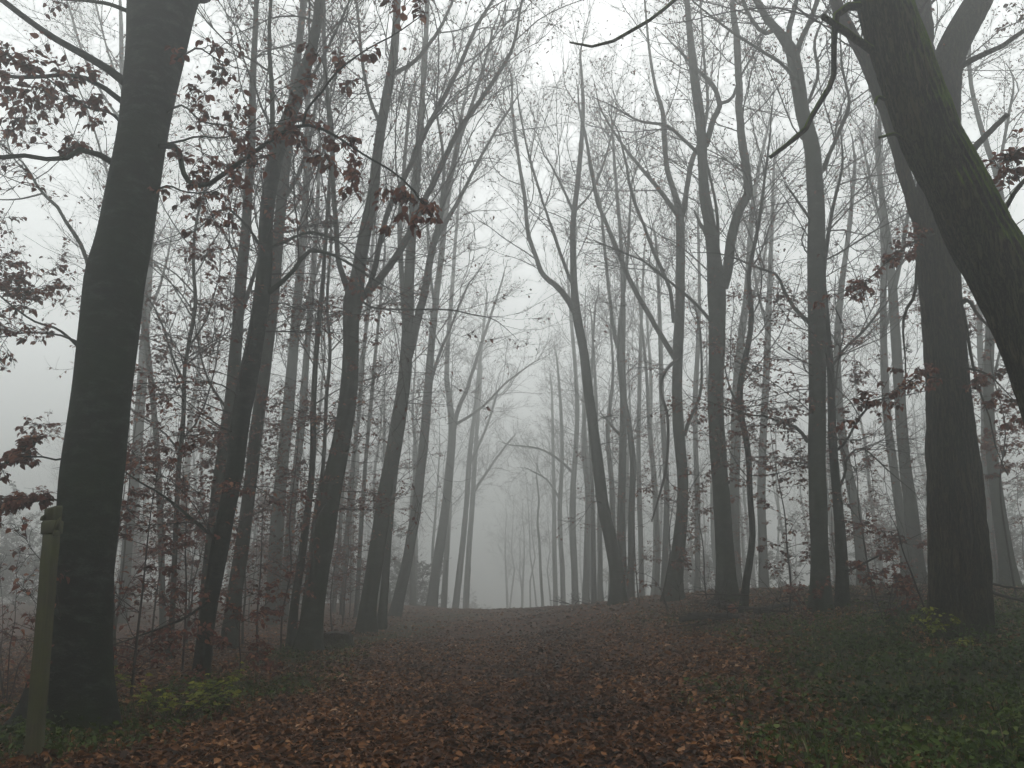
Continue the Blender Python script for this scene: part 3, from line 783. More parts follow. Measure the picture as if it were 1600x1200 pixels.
T("beech_tree", "slim grey trunk just right of the crossing pair, curving left higher up", "tree", 28,
  [(985, 938, 13), (986, 870, 11), (987, 800, 10), (990, 725, 10), (986, 680, 9), (979, 635, 9), (972, 595, 8), (968, 540, 7), (972, 480, 6), (980, 400, 5), (985, 300, 3)], [], K=12, seed=32, top=False, dens=1.6, low=3, lowleaf=0.1)
T("beech_tree", "grey trunk with a long limb sweeping up to the left above the bank", "tree", 24,
  [(1051, 938, 28), (1054, 900, 23), (1060, 850, 20), (1065, 800, 18), (1067, 750, 17), (1063, 700, 17), (1060, 650, 17), (1060, 600, 16), (1062, 540, 16), (1065, 475, 15), (1065, 420, 15), (1065, 375, 14), (1062, 330, 13), (1052, 295, 9), (1042, 265, 8), (1037, 220, 8), (1034, 180, 7), (1022, 140, 5), (1012, 80, 4), (1005, 0, 3)],
  [[(1056, 555, 9), (1030, 510, 8), (1000, 460, 8), (978, 415, 7), (960, 370, 7), (945, 335, 6), (935, 310, 6), (927, 265, 6), (920, 225, 5), (908, 170, 4)],
   [(1056, 500, 7), (1049, 450, 6), (1035, 415, 6), (1022, 385, 6), (1010, 350, 5), (995, 315, 5), (985, 280, 5), (980, 250, 4), (968, 200, 3)],
   [(1066, 335, 9), (1073, 290, 8), (1080, 250, 8), (1095, 215, 6), (1105, 160, 5), (1100, 90, 4), (1095, 0, 3)],
   [(1060, 335, 8), (1035, 300, 7), (1010, 270, 6), (985, 240, 5), (965, 212, 4), (940, 170, 3)],
   [(1070, 680, 6), (1078, 655, 6), (1088, 635, 5), (1094, 615, 5), (1097, 580, 4), (1095, 520, 4)]],
  K=20, seed=33, low=3, lowleaf=0.15, leaf=0.04, dens=1.5)
T("beech_tree", "stout double-stemmed tree on the bank, forking like a tuning fork", "tree", 20,
  [(1135, 947, 33), (1134, 900, 29), (1132, 850, 27), (1129, 790, 26), (1126, 725, 25), (1123, 660, 24), (1122, 600, 24), (1124, 540, 25), (1124, 490, 27), (1121, 440, 28), (1116, 390, 21), (1108, 340, 18), (1100, 300, 17), (1097, 260, 16), (1095, 225, 15), (1091, 185, 14), (1085, 150, 14), (1079, 105, 12), (1075, 60, 10), (1070, 0, 8)],
  [[(1133, 445, 17), (1140, 405, 16), (1147, 360, 15), (1160, 320, 14), (1172, 295, 14), (1170, 260, 13), (1165, 225, 13), (1160, 185, 12), (1157, 150, 12), (1154, 105, 11), (1152, 60, 11), (1146, 0, 8)],
   [(1101, 232, 9), (1110, 198, 9), (1122, 170, 8), (1112, 140, 7), (1092, 118, 5), (1070, 95, 4)],
   [(1122, 168, 6), (1140, 160, 5), (1152, 130, 4), (1170, 100, 3)],
   [(1097, 250, 6), (1070, 225, 5), (1040, 200, 5), (1000, 192, 4), (975, 180, 3)],
   [(1120, 505, 6), (1090, 470, 5), (1055, 440, 4), (1010, 405, 3), (975, 390, 3)],
   [(1112, 380, 8), (1103, 360, 7), (1097, 350, 6)],
   [(1124, 395, 5), (1122, 330, 5), (1114, 285, 4), (1106, 250, 4)]],
  K=26, lump=0.06, seed=34, low=6, lowleaf=0.25, leaf=0.05, dens=2.0)
T("beech_tree", "thin dark crooked tree right of the tuning-fork tree", "tree", 18,
  [(1162, 957, 12), (1166, 915, 11), (1171, 885, 11), (1176, 850, 10), (1177, 825, 10), (1173, 775, 9), (1170, 715, 9), (1163, 675, 9), (1155, 640, 10), (1155, 600, 9), (1163, 555, 9), (1169, 520, 8), (1170, 490, 8), (1165, 440, 7), (1172, 400, 6), (1182, 350, 5), (1190, 290, 4), (1200, 220, 3)],
  [[(1155, 640, 4), (1140, 610, 3), (1130, 570, 2)]], bark='dark_beech', K=12, seed=35, top=False, low=7, lowleaf=0.3)
T("beech_tree", "pale trunk mostly hidden behind the tuning-fork tree's right side", "tree", 30,
  [(1152, 938, 18), (1149, 860, 17), (1147, 780, 16), (1148, 700, 15), (1148, 620, 14), (1155, 540, 12), (1165, 470, 10), (1172, 400, 9), (1178, 320, 7), (1190, 250, 5), (1205, 180, 3)], [[(1160, 500, 5), (1185, 430, 4), (1200, 360, 3)]], K=14, seed=36, top=False, low=3, lowleaf=0.1)
T("beech_tree", "straight dark trunk crossed by rusty leaves beside a knobbly one", "tree", 16.6,
  [(1284, 962, 33), (1283, 920, 29), (1282, 850, 27), (1280, 790, 27), (1277, 725, 26), (1276, 660, 26), (1275, 600, 26), (1273, 540, 26), (1270, 460, 26), (1269, 390, 27), (1269, 340, 25), (1266, 280, 24), (1263, 235, 23), (1256, 205, 22), (1249, 175, 22), (1245, 130, 21), (1240, 95, 20), (1235, 75, 19), (1215, 45, 13), (1200, 28, 12), (1186, 0, 10)],
  [[(1236, 82, 11), (1232, 50, 9), (1240, 20, 8), (1247, -5, 7)],
   [(1242, 95, 10), (1250, 65, 9), (1262, 40, 8), (1276, 0, 7)],
   [(1212, 45, 8), (1195, 50, 7), (1180, 35, 6), (1165, 10, 5), (1160, -10, 5)],
   [(1279, 275, 7), (1292, 245, 6), (1306, 215, 6), (1316, 190, 6), (1321, 172, 5), (1318, 150, 4), (1310, 118, 4), (1308, 90, 3)],
   [(1253, 150, 6), (1225, 110, 5), (1190, 85, 5), (1150, 60, 4), (1110, 30, 3)],
   [(1260, 165, 5), (1275, 120, 5), (1270, 70, 4), (1290, 20, 3)],
   [(1262, 355, 5), (1245, 330, 4), (1228, 305, 3), (1222, 300, 2)],
   [(1260, 508, 7), (1240, 490, 6), (1222, 462, 5), (1210, 435, 4), (1185, 425, 4), (1150, 410, 3)],
   dict(pts=[(1262, 690, 6), (1245, 668, 5), (1220, 660, 4), (1195, 650, 3), (1165, 648, 2.5)], d0=16.6, d1=15.8, leaf=0.3, flat=0.6, up=0.0, up2=0, L1=(0.4, 1.1), dens=3.5, ang=55)],
  K=26, lump=0.05, seed=37, low=10, lowleaf=0.35, zlow=(2.5, 7), leaf=0.05, dens=1.8)
T("beech_tree", "thin knobbly dark tree standing against the straight trunk's right side", "tree", 17,
  [(1317, 948, 18), (1317, 900, 17), (1315, 850, 17), (1312, 800, 15), (1307, 750, 14), (1303, 705, 13), (1300, 665, 12), (1297, 620, 11), (1294, 575, 11), (1289, 530, 10), (1284, 480, 9), (1280, 440, 8), (1285, 390, 6), (1295, 330, 5), (1310, 270, 4)],
  [dict(pts=[(1318, 895, 5), (1335, 888, 4), (1360, 875, 3), (1380, 865, 2)], d0=17, d1=16.2, leaf=0.5, flat=0.6, up=0.1, up2=0, L1=(0.3, 0.8), dens=6, ang=55),
   [(1305, 705, 5), (1322, 690, 4), (1345, 650, 4), (1370, 625, 3), (1400, 620, 2)],
   [(1293, 580, 5), (1318, 545, 4), (1345, 520, 4), (1370, 490, 3)],
   [(1309, 770, 5), (1322, 740, 4), (1326, 715, 4), (1350, 700, 3), (1390, 735, 2)]],
  bark='dark_beech', K=14, lump=0.1, seed=38, top=False, low=9, lowleaf=0.38, zlow=(1.5, 6))
T("oak_tree", "thick upright trunk with coarse fissured bark, behind the mossy leaning trunk", "tree", 11.8,
  [(1503, 992, 86), (1502, 960, 82), (1501, 900, 82), (1498, 850, 80), (1494, 800, 77), (1491, 750, 73), (1487, 700, 70), (1484, 650, 66), (1481, 600, 62), (1476, 540, 60), (1471, 480, 58), (1466, 420, 58), (1463, 370, 60), (1462, 330, 62), (1466, 290, 58), (1471, 230, 52), (1474, 180, 48), (1476, 120, 46), (1488, 78, 44), (1510, 35, 42), (1532, -5, 40), (1560, -80, 36), (1580, -180, 30)],
  [dict(pts=[(1444, 355, 24), (1428, 330, 21), (1414, 280, 20), (1401, 228, 20), (1388, 185, 19), (1376, 150, 19), (1362, 112, 18), (1350, 85, 18), (1332, 52, 18), (1316, 25, 18), (1303, -5, 17), (1275, -70, 14), (1260, -170, 10)], d0=11.8, d1=12.2, K=16, leaf=0.05),
   dict(pts=[(1468, 200, 30), (1452, 110, 30), (1438, 30, 30), (1432, -60, 26), (1425, -170, 20)], d0=11.9, d1=12.8, K=16, leaf=0.05),
   dict(pts=[(1500, 105, 10), (1530, 88, 9), (1565, 72, 8), (1600, 48, 7), (1650, 20, 5)], d0=11.8, d1=11.2, K=10, leaf=0.2, dens=2.5, L1=(0.4, 1.2)),
   dict(pts=[(1496, 480, 7), (1512, 468, 6), (1525, 488, 5), (1540, 505, 4)], d0=11.7, d1=11.2, K=8, leaf=0.05, dens=1.5, L1=(0.3, 0.6)),
   dict(pts=[(1500, 470, 5), (1508, 500, 5), (1514, 540, 5), (1522, 580, 4), (1530, 610, 3)], d0=11.6, d1=11.3, K=8, leaf=0.0, dens=1.0, L1=(0.2, 0.5)),
   dict(pts=[(1438, 370, 6), (1432, 420, 5), (1430, 460, 5), (1418, 480, 5), (1411, 505, 4), (1412, 532, 3)], d0=11.6, d1=11.2, K=8, leaf=0.0, dens=1.0, L1=(0.15, 0.4)),
   dict(pts=[(1500, 255, 12), (1518, 235, 11), (1545, 208, 9), (1575, 178, 8)], d0=11.7, d1=11.0, K=8, tw=0, ext=False),
   dict(pts=[(1460, 365, 4), (1440, 372, 3.5), (1415, 385, 3), (1385, 410, 2)], d0=11.4, d1=10.2, K=8, n2=4, n3=3, leaf=0.6, dens=6, flat=0.5, up=0, up2=-0.1, L1=(0.15, 0.5)),
   dict(pts=[(1500, 590, 4), (1470, 592, 3.5), (1440, 585, 3), (1415, 600, 2)], d0=11.3, d1=10.4, K=8, n2=4, n3=3, leaf=0.7, dens=7, flat=0.5, up=0, up2=-0.1, L1=(0.15, 0.5)),
   dict(pts=[(1505, 575, 4), (1530, 580, 3.5), (1550, 590, 3), (1565, 605, 2)], d0=11.4, d1=10.6, K=8, n2=4, n3=3, leaf=0.7, dens=7, flat=0.5, up=0, up2=-0.1, L1=(0.15, 0.45))],
  bark='rough', K=72, lump=0.035, ridges=24, ridge_amp=0.085, flare=0.36, twigs_on_trunk=False, top=False, seed=39, H=18)
T("oak_tree", "mossy trunk leaning steeply in from the right, nearest tree to the camera", "tree", 7.0,
  [(1734, 1130, 128), (1719, 1050, 112), (1708, 950, 106), (1696, 850, 103), (1680, 750, 100), (1659, 660, 98), (1630, 570, 98), (1601, 490, 98), (1566, 425, 97), (1527, 360, 93), (1494, 290, 88), (1456, 220, 86), (1430, 150, 83), (1408, 85, 80), (1389, 30, 78), (1378, -10, 77), (1348, -110, 70), (1308, -240, 58), (1288, -400, 44), (1268, -600, 26)],
  [dict(pts=[(1362, 78, 13), (1345, 65, 12), (1325, 50, 11), (1305, 38, 10), (1286, 26, 10)], d0=7.0, d1=6.7, K=12, tw=0, ext=False),
   dict(pts=[(1412, 218, 6), (1398, 210, 5.5), (1386, 212, 5), (1374, 215, 4)], d0=6.9, d1=6.6, K=10, tw=0, ext=False),
   dict(pts=[(1382, 155, 6), (1372, 152, 5), (1367, 162, 4)], d0=6.9, d1=6.7, K=8, tw=0, ext=False),
   dict(pts=[(1350, 10, 14), (1325, 10, 13), (1308, 20, 12), (1304, 50, 10), (1302, 85, 9), (1303, 110, 9), (1298, 130, 8.5), (1284, 155, 8), (1270, 180, 8), (1262, 198, 8), (1245, 214, 8), (1225, 230, 7), (1203, 246, 6)], d0=7.0, d1=7.4, K=10, tw=0, ext=False),
   dict(pts=[(1315, -220, 16), (1250, -170, 14), (1170, -110, 11), (1100, -50, 8), (1062, -8, 6), (1040, 12, 5.5), (1010, 35, 5.5), (980, 52, 5.5), (955, 66, 5), (930, 72, 4.5), (910, 73, 4), (890, 66, 3)], d0=7.0, d1=6.6, K=10, tw=0, ext=False),
   dict(pts=[(1560, 345, 8), (1585, 300, 7), (1610, 270, 6)], d0=7.1, d1=6.8, K=8, leaf=0.5, dens=5, L1=(0.2, 0.6), leaf_size=0.08)],
  bark='mossy', K=80, lump=0.03, ridges=26, ridge_amp=0.075, flare=0.30, twigs_on_trunk=False, top=False, seed=40, H=12)

# --- pale trunks at the right
T("beech_tree", "pale trunk between the knobbly thin tree and the fissured trunk, left of a close pair", "tree", 27,
  [(1420, 925, 17), (1412, 850, 15), (1405, 790, 14), (1398, 720, 13), (1391, 660, 12), (1388, 600, 12), (1385, 540, 11), (1382, 470, 10), (1380, 400, 9), (1374, 320, 7), (1365, 230, 5)], [[(1385, 520, 5), (1405, 440, 4), (1415, 360, 3)]], K=14, seed=41, top=False, low=3, lowleaf=0.15)
T("beech_tree", "broader pale trunk of the close pair beside the fissured trunk", "tree", 25,
  [(1440, 925, 25), (1432, 870, 22), (1424, 800, 20), (1415, 740, 18), (1407, 680, 17), (1401, 625, 16), (1396, 560, 15), (1392, 500, 14), (1390, 440, 13), (1386, 380, 11), (1380, 310, 9), (1377, 240, 7), (1380, 150, 5)], [[(1393, 450, 8), (1405, 400, 7), (1412, 350, 6), (1425, 290, 5)], [(1384, 370, 5), (1365, 310, 4), (1350, 240, 3)]], K=16, seed=42, top=False, low=3, lowleaf=0.15)
T("beech_tree", "grey trunk leaning left between the fissured trunk and the frame's right side", "tree", 22,
  [(1580, 925, 26), (1574, 870, 22), (1567, 810, 20), (1560, 745, 18), (1553, 690, 16), (1548, 630, 15), (1545, 560, 14), (1546, 480, 13), (1552, 400, 12), (1556, 330, 11), (1550, 280, 9), (1538, 240, 8), (1525, 190, 7), (1515, 120, 6), (1518, 40, 5), (1520, 0, 4)], [[(1550, 285, 6), (1560, 230, 5), (1572, 170, 4)], [(1548, 620, 5), (1562, 560, 4), (1575, 500, 3)]], K=16, seed=43, low=5, lowleaf=0.25, leaf=0.10)
T("beech_tree", "dim second trunk just left of the grey leaning one at the right", "tree", 29,
  [(1561, 925, 14), (1556, 850, 13), (1550, 770, 12), (1544, 700, 11), (1540, 620, 10), (1530, 540, 9), (1524, 440, 7), (1520, 340, 5)], [], K=12, seed=44, top=False, low=3, lowleaf=0.1)
T("beech_tree", "pale leaning trunk behind the thin knobbly dark tree", "tree", 28,
  [(1350, 925, 18), (1344, 870, 16), (1337, 800, 15), (1328, 745, 14), (1320, 690, 13), (1314, 620, 12), (1312, 540, 11), (1316, 450, 9), (1325, 360, 7), (1332, 260, 5)], [], K=14, seed=45, top=False, low=3, lowleaf=0.12)
T("beech_tree", "straight pale trunk midway between the tuning-fork tree and the straight dark trunk", "tree", 31,
  [(1194, 925, 15), (1193, 850, 14), (1192, 780, 13), (1193, 700, 12), (1195, 620, 11), (1197, 540, 10), (1200, 450, 8), (1206, 350, 6), (1212, 250, 4)], [[(1197, 520, 5), (1180, 450, 4), (1170, 380, 3)]], K=12, seed=46, top=False, low=3, lowleaf=0.1)
T("beech_tree", "narrow pale trunk in the bright gap left of the tuning-fork tree", "tree", 34,
  [(1090, 932, 10), (1089, 860, 9), (1088, 780, 9), (1086, 700, 8), (1087, 620, 8), (1092, 540, 7), (1094, 450, 5), (1090, 350, 4)], [], K=10, seed=47, top=False, low=2, lowleaf=0.1)
T("beech_tree", "narrow grey trunk just left of the one with the sweeping limb", "tree", 33,
  [(1037, 935, 11), (1039, 860, 10), (1041, 790, 9), (1040, 720, 9), (1036, 640, 8), (1034, 560, 7), (1030, 470, 6), (1024, 380, 4)], [], K=10, seed=48, top=False, low=2, lowleaf=0.1)
T("beech_tree", "thin crooked grey trunk in the middle of the three left of the sweeping-limb tree", "tree", 35,
  [(1026, 936, 8), (1028, 870, 7), (1025, 800, 7), (1020, 730, 6), (1013, 670, 6), (1010, 600, 5), (1004, 520, 4), (995, 430, 3)], [], K=10, seed=49, top=False, low=2, lowleaf=0.1)
T("beech_tree", "thin straight faint trunk first right of the crossing pair", "tree", 37,
  [(1003, 938, 9), (1001, 860, 8), (998, 780, 8), (997, 700, 7), (1000, 600, 6), (1003, 500, 5), (1006, 400, 3)], [], K=10, seed=50, top=False, dens=1.8)
T("beech_tree", "thin dark upright stem left of the dark left-leaning trunk, in front of fainter ones", "tree", 34,
  [(928, 942, 7), (927, 870, 7), (926, 800, 6.5), (925, 740, 6), (922, 660, 5), (925, 580, 4), (930, 480, 3)], [], K=10, seed=51, top=False, dens=1.6)
T("beech_tree", "thin faint trunk touching the dark left-leaning trunk's lower left side", "tree", 38,
  [(938, 941, 9), (938, 880, 8), (937, 830, 8), (936, 760, 7), (932, 680, 6), (930, 600, 5), (925, 500, 3)], [], K=10, seed=52, top=False, dens=1.6)
T("beech_tree", "faint grey trunk with drooping boughs on the path's right, beyond the leaning one", "tree", 42,
  [(899, 942, 11), (897, 880, 10), (895, 820, 10), (896, 760, 9), (900, 700, 8), (902, 640, 7), (898, 570, 6), (892, 500, 5), (886, 420, 3)], [[(898, 740, 5), (870, 715, 4), (840, 700, 3), (800, 695, 2)]], K=12, seed=53, top=False, dens=2.2, L1=(1.5, 4.5))
T("beech_tree", "faint curved trunk fourth from the bright gap on its right side", "tree", 46,
  [(880, 943, 8), (879, 890, 8), (876, 840, 7), (875, 790, 7), (878, 720, 6), (876, 640, 5), (870, 560, 3)], [[(876, 780, 4), (855, 750, 3), (830, 735, 2)]], K=10, seed=54, top=False, dens=2.2, L1=(1.5, 4.5))
T("beech_tree", "very faint straight trunk right of the bright gap, before a curved one", "tree", 52,
  [(868, 944, 8), (867, 890, 7), (866, 840, 7), (866, 780, 6), (864, 700, 5), (862, 610, 3)], [], K=10, seed=55, top=False, dens=2.2, L1=(1.5, 4.5))
T("beech_tree", "spindly young tree standing alone in the bright gap at the path's end", "tree", 50,
  [(848, 948, 5), (845, 900, 4.5), (843, 850, 4), (840, 815, 3.5), (842, 780, 3), (838, 740, 2)], [], K=8, seed=56, top=False, dens=1.5, L1=(0.8, 2))

for a, k in TREES:
    a = list(a)
    if a[3] > 24: a[3] = 24 + (a[3] - 24) * 1.6   # the foggy rows stand farther off
    build_tree(*a, **k)

# the dead branch with twigs that hangs in front of the sweeping-limb tree
def hanging_branch():
    pts = trace([(1060, 560, 5), (1040, 580, 5), (1032, 610, 5), (1042, 645, 5), (1044, 690, 4.6), (1040, 735, 4), (1030, 775, 3.2), (1018, 815, 2.2)], 23.6, 22.5)
    r_ = np.random.default_rng(71)
    root = thing("hanging_branch", "dead drooping branch with bare twigs hanging before the sweeping-limb tree", "branch", pts[0, :3])
    c = smooth_path(pts, 28); c[:, :3] -= pts[0, :3]
    g = Geo(); trunk_shape(g, c[:, :3], c[:, 3], 8, r_, 0.05); g.build("stem", M['twig'], root)
    gb = Geo(); crown([(c[:, :3], c[:, 3])], r_, 3.0, 0.1, (0.6, 1.6), 48, -0.7, 5, 4, gb=gb, gl=None, up2=-0.4, rmin=0.007); gb.build("crown", M['twig'], root)
hanging_branch()

# ------------------------------------------------------------------ background trees: prototypes and copies, then the far wood
def proto_tree(seed, H, r0):
    r_ = np.random.default_rng(seed)
    n = 7
    z = np.linspace(-0.3, H, n)
    P = np.stack([np.cumsum(r_.normal(0, 0.16, n)), np.cumsum(r_.normal(0, 0.16, n)), z], -1); P[:, :2] -= P[0, :2]
    rr = r0 * (1 - 0.93 * np.linspace(0, 1, n)**1.1)
    c = smooth_path(np.hstack([P, rr[:, None]]), 30)
    g = Geo(); trunk_shape(g, c[:, :3], c[:, 3], 10, r_, 0.05, 0.4)
    gb, gl = Geo(), Geo()
    crown([(c[10:, :3], c[10:, 3])], r_, 1.9, 0.05, (1.6, 5.0), 40, 0.5, 6, 4, 0.03, 0.085, gb, gl)
    crown([(c[4:14, :3], c[4:14, 3])], r_, 0.8, 0.0, (1.0, 3.0), 70, 0.1, 5, 4, 0.12, 0.09, gb, gl, 0.7, up2=0.0)
    return g.mesh("trunk", M['beech']), gb.mesh("crown", M['twig']), gl.mesh("foliage", M['russet'])

def place_tree(meshes, x, y, rz, s, label, group):
    root = thing("forest_tree", label, "tree", (x, y, gz(x, y)), group)
    root.rotation_euler = (0, 0, rz); root.scale = (s, s, s)
    for nm, me in zip(("trunk", "crown", "foliage"), meshes):
        o = bpy.data.objects.new(nm, me); C.collection.objects.link(o); o.parent = root
    return root
PROTO = [proto_tree(200 + i, H, r0) for i, (H, r0) in enumerate([(18, 0.20), (16.5, 0.14), (19, 0.24), (15, 0.11), (17.5, 0.17)])]
r_ = np.random.default_rng(91)
def infill(n, xr, yr, label, group, minsep=2.2):
    pts = []
    tries = 0
    while len(pts) < n and tries < 4000:
        tries += 1
        y = r_.uniform(*yr); f = r_.uniform(*xr)
        x = f * y
        if abs(x) < 3.6: continue
        if all(math.hypot(x - a, y - b) > minsep for a, b in pts):
            pts.append((x, y))
    for i, (x, y) in enumerate(pts):
        place_tree(PROTO[i % 5], x, y, r_.uniform(0, 6.28), r_.uniform(0.8, 1.12), label, group)
infill(30, (-0.46, -0.08), (42, 72), "faint bare tree deep in the fog left of the path", "faint trees deep in the fog left of the path")
infill(30, (0.08, 0.66), (42, 72), "faint bare tree deep in the fog beyond the bank", "faint trees deep in the fog beyond the bank")

def far_wood():
    g = Geo()
    rr = np.random.default_rng(17)
    base = []
    for k in range(4):
        gg = Geo()
        z = np.linspace(-0.3, rr.uniform(14.5, 17.5), 8)
        P = np.stack([np.cumsum(rr.normal(0, 0.2, 8)), np.cumsum(rr.normal(0, 0.2, 8)), z], -1)
        R0 = rr.uniform(0.12, 0.26) * (1 - 0.9 * np.linspace(0, 1, 8))
        v, q = tubes(P[None], R0[None], 6); gg.add(v, q)
        crown([(P[2:], R0[2:])], rr, 1.7, 0.02, (1.8, 5.0), 45, 0.45, 5, 4, 0.0, 0.1, gg, None, rmin=0.009)
        base.append((np.concatenate(gg.v), np.concatenate(gg.q)))
    bush = []
    for k in range(3):      # low twiggy undergrowth between the far trunks
        gg = Geo()
        for st in range(5):
            z = np.linspace(-0.2, rr.uniform(2.0, 4.5), 6)
            P = np.stack([rr.normal(0, 0.7) + np.cumsum(rr.normal(0, 0.15, 6)), rr.normal(0, 0.7) + np.cumsum(rr.normal(0, 0.15, 6)), z], -1)
            crown([(P, 0.03 * (1 - 0.7 * np.linspace(0, 1, 6)))], rr, 3.0, 0.05, (0.8, 2.0), 60, 0.2, 5, 4, 0.3, 0.16, gg, gg, 0.5, rmin=0.010)
        bush.append((np.concatenate(gg.v), np.concatenate(gg.q)))
    for k in range(110):
        y = rr.uniform(36, 110); x = rr.uniform(-80, 80)
        if abs(x) < 4.5 or (y < 46 and abs(x) < 0.5 * y): continue
        v, q = bush[k % 3]; a = rr.uniform(0, 6.28); s = rr.uniform(0.8, 1.4)
        vx = (v[:, 0] * math.cos(a) - v[:, 1] * math.sin(a)) * s; vy = (v[:, 0] * math.sin(a) + v[:, 1] * math.cos(a)) * s
        g.add(np.stack([vx + x, vy + y, v[:, 2] * s + gz(x, y)], -1), q)
    n = 0
    while n < 320:
        y = rr.uniform(-30, 120); x = rr.uniform(-85, 85)
        if abs(x) < 4.2 and -5 < y < 85: continue
        if 0 <= y < 72 and abs(x) < 0.66 * y + 2.5: continue
        if 0 < y < 46 and -0.95 < x / y < -0.40: continue
        if y < 0 and abs(x) < 3 and y > -4: continue
        v, q = base[n % 4]
        a = rr.uniform(0, 6.28); s = rr.uniform(0.8, 1.15)
        vv = v.copy() * s
        vx = vv[:, 0] * math.cos(a) - vv[:, 1] * math.sin(a); vy = vv[:, 0] * math.sin(a) + vv[:, 1] * math.cos(a)
        g.add(np.stack([vx + x, vy + y, vv[:, 2] + gz(x, y)], -1), q)
        n += 1
    o = g.build("distant_woods", M['beech'])
    tag(o, "far bare wood dissolving into the fog on every side", None, None, "stuff")
far_wood()

# ------------------------------------------------------------------ saplings and shrubs
def sapling(name, label, px, py, d, h, seed, r0=0.022, leaf=0.45, n=14, leaf_size=0.08, lean=(0, 0), mat='russet', spread=(0.5, 1.5), stems=1, flat=0.75, cat="sapling", z0=0.12, ang=68, up=0.1):
    rr = np.random.default_rng(500 + seed)
    p, k = at(px, py, d)
    x, y = p[0], p[1]
    root = thing(name, label, cat, (x, y, gz(x, y)))
    gb, gl = Geo(), Geo()
    for s in range(stems):
        m = 7
        z = np.linspace(-0.08, h * (1 if s == 0 else rr.uniform(0.6, 1)), m)
        sx, sy = (lean if stems == 1 else (lean[0] + rr.normal(0, 0.35), lean[1] + rr.normal(0, 0.35)))
        P = np.stack([sx * z + np.cumsum(rr.normal(0, 0.03 * h / 2, m)), sy * z + np.cumsum(rr.normal(0, 0.03 * h / 2, m)), z], -1)
        P[:, :2] -= P[0, :2]
        R0 = r0 * (1 - 0.8 * np.linspace(0, 1, m))
        c = smooth_path(np.hstack([P, R0[:, None]]), 22)
        g = Geo(); trunk_shape(g, c[:, :3], c[:, 3], 8, rr, 0.04); g.build("stem", M['twig'], root)
        crown([(c[:, :3], c[:, 3])], rr, n / h / stems, z0, spread, ang, up, 6, 4, leaf, leaf_size, gb, gl, flat, True, rmin=0.003, up2=0.02)
    if gb.n: gb.build("crown", M['twig'], root)
    if gl.n: gl.build("foliage", M[mat], root)
    return root
sapling("beech_sapling", "leafy russet sapling behind the massive trunk, right beside its foot", 205, 1085, 11.5, 3.0, 1, n=14, leaf=0.40, spread=(0.5, 1.3))
sapling("beech_sapling", "rust-leaved sapling between the massive beech and the slim dark trunk", 285, 1048, 15.0, 4.2, 2, n=17, leaf=0.42, spread=(0.6, 1.6))
sapling("beech_sapling", "rust-leaved sapling in front of the two grey trunks right of the slim dark one", 405, 1045, 15.5, 3.2, 3, n=14, leaf=0.45, spread=(0.5, 1.4))
sapling("beech_sapling", "sparse sapling against the forked beech's left side", 440, 1020, 17.5, 5.2, 4, n=16, leaf=0.30, spread=(0.5, 1.5))
sapling("beech_sapling", "low orange-brown sapling at the slim dark trunk's right foot", 375, 1068, 13.0, 1.3, 5, r0=0.014, n=10, leaf=0.55, spread=(0.3, 0.8))
sapling("beech_sapling", "tall thin sapling with layered sprays behind the massive beech's right edge", 235, 1020, 18.0, 6.5, 6, n=22, leaf=0.32, spread=(0.6, 1.8))
sapling("beech_sapling", "sapling with dim rusty sprays just right of the forked beech's trunk", 556, 985, 25.0, 5.5, 7, n=16, leaf=0.3, spread=(0.6, 1.6))
sapling("beech_sapling", "thin sapling with dim leaves far left in the fog", 60, 1010, 19.0, 5.0, 8, n=12, leaf=0.2, spread=(0.5, 1.5))
sapling("beech_sapling", "sapling with rusty sprays between the thin crooked tree and the straight dark trunk", 1232, 935, 17.5, 4.0, 9, n=14, leaf=0.36, spread=(0.5, 1.4))
sapling("beech_sapling", "sapling with rusty sprays right of the knobbly thin tree", 1365, 935, 17.0, 3.8, 10, n=14, leaf=0.38, spread=(0.5, 1.4))
sapling("beech_sapling", "dim sapling behind the bank left of the tuning-fork tree", 1105, 940, 22.5, 3.2, 11, n=12, leaf=0.3, spread=(0.5, 1.2))
sapling("beech_sapling", "leafy sapling at the far right edge behind the mossy leaning trunk", 1588, 930, 16.0, 6.5, 12, n=22, leaf=0.45, spread=(0.5, 1.5))
sapling("beech_sapling", "thin arched sapling leaning against the fissured trunk's left side", 1457, 950, 12.5, 1.7, 13, r0=0.02, n=4, leaf=0.05, lean=(-0.25, 0.1), spread=(0.3, 0.7), flat=0.2)
sapling("bare_shrub", "bare thin-stemmed shrub at the far left edge behind the mossy root", 12, 1085, 11.5, 1.6, 14, r0=0.010, leaf=0.06, n=18, stems=4, flat=0.2, cat="shrub", ang=40, up=0.4, spread=(0.3, 0.8))
sapling("bare_shrub", "many-stemmed dark shrub growing against the massive trunk's right foot", 176, 1120, 9.6, 1.7, 15, r0=0.014, leaf=0.10, n=14, stems=4, flat=0.3, cat="shrub", ang=45, up=0.3, spread=(0.3, 0.9))
sapling("low_shrub", "low dry shrub with upright stalks on the bank beside the straight dark trunk", 1255, 975, 15.0, 0.7, 16, r0=0.006, leaf=0.15, n=16, stems=5, flat=0.1, cat="shrub", ang=35, up=0.5, spread=(0.15, 0.4))
sapling("low_shrub", "low twiggy shrub on the bank between the knobbly tree and the fissured trunk", 1385, 985, 13.5, 0.9, 17, r0=0.008, leaf=0.22, n=20, stems=5, flat=0.2, cat="shrub", ang=40, up=0.4, spread=(0.2, 0.5))
sapling("low_shrub", "small green-yellow seedling at the fissured trunk's foot", 1482, 1010, 10.9, 0.40, 18, r0=0.006, leaf=0.22, n=6, stems=2, flat=0.3, cat="shrub", mat='yellow', leaf_size=0.06, spread=(0.1, 0.3))

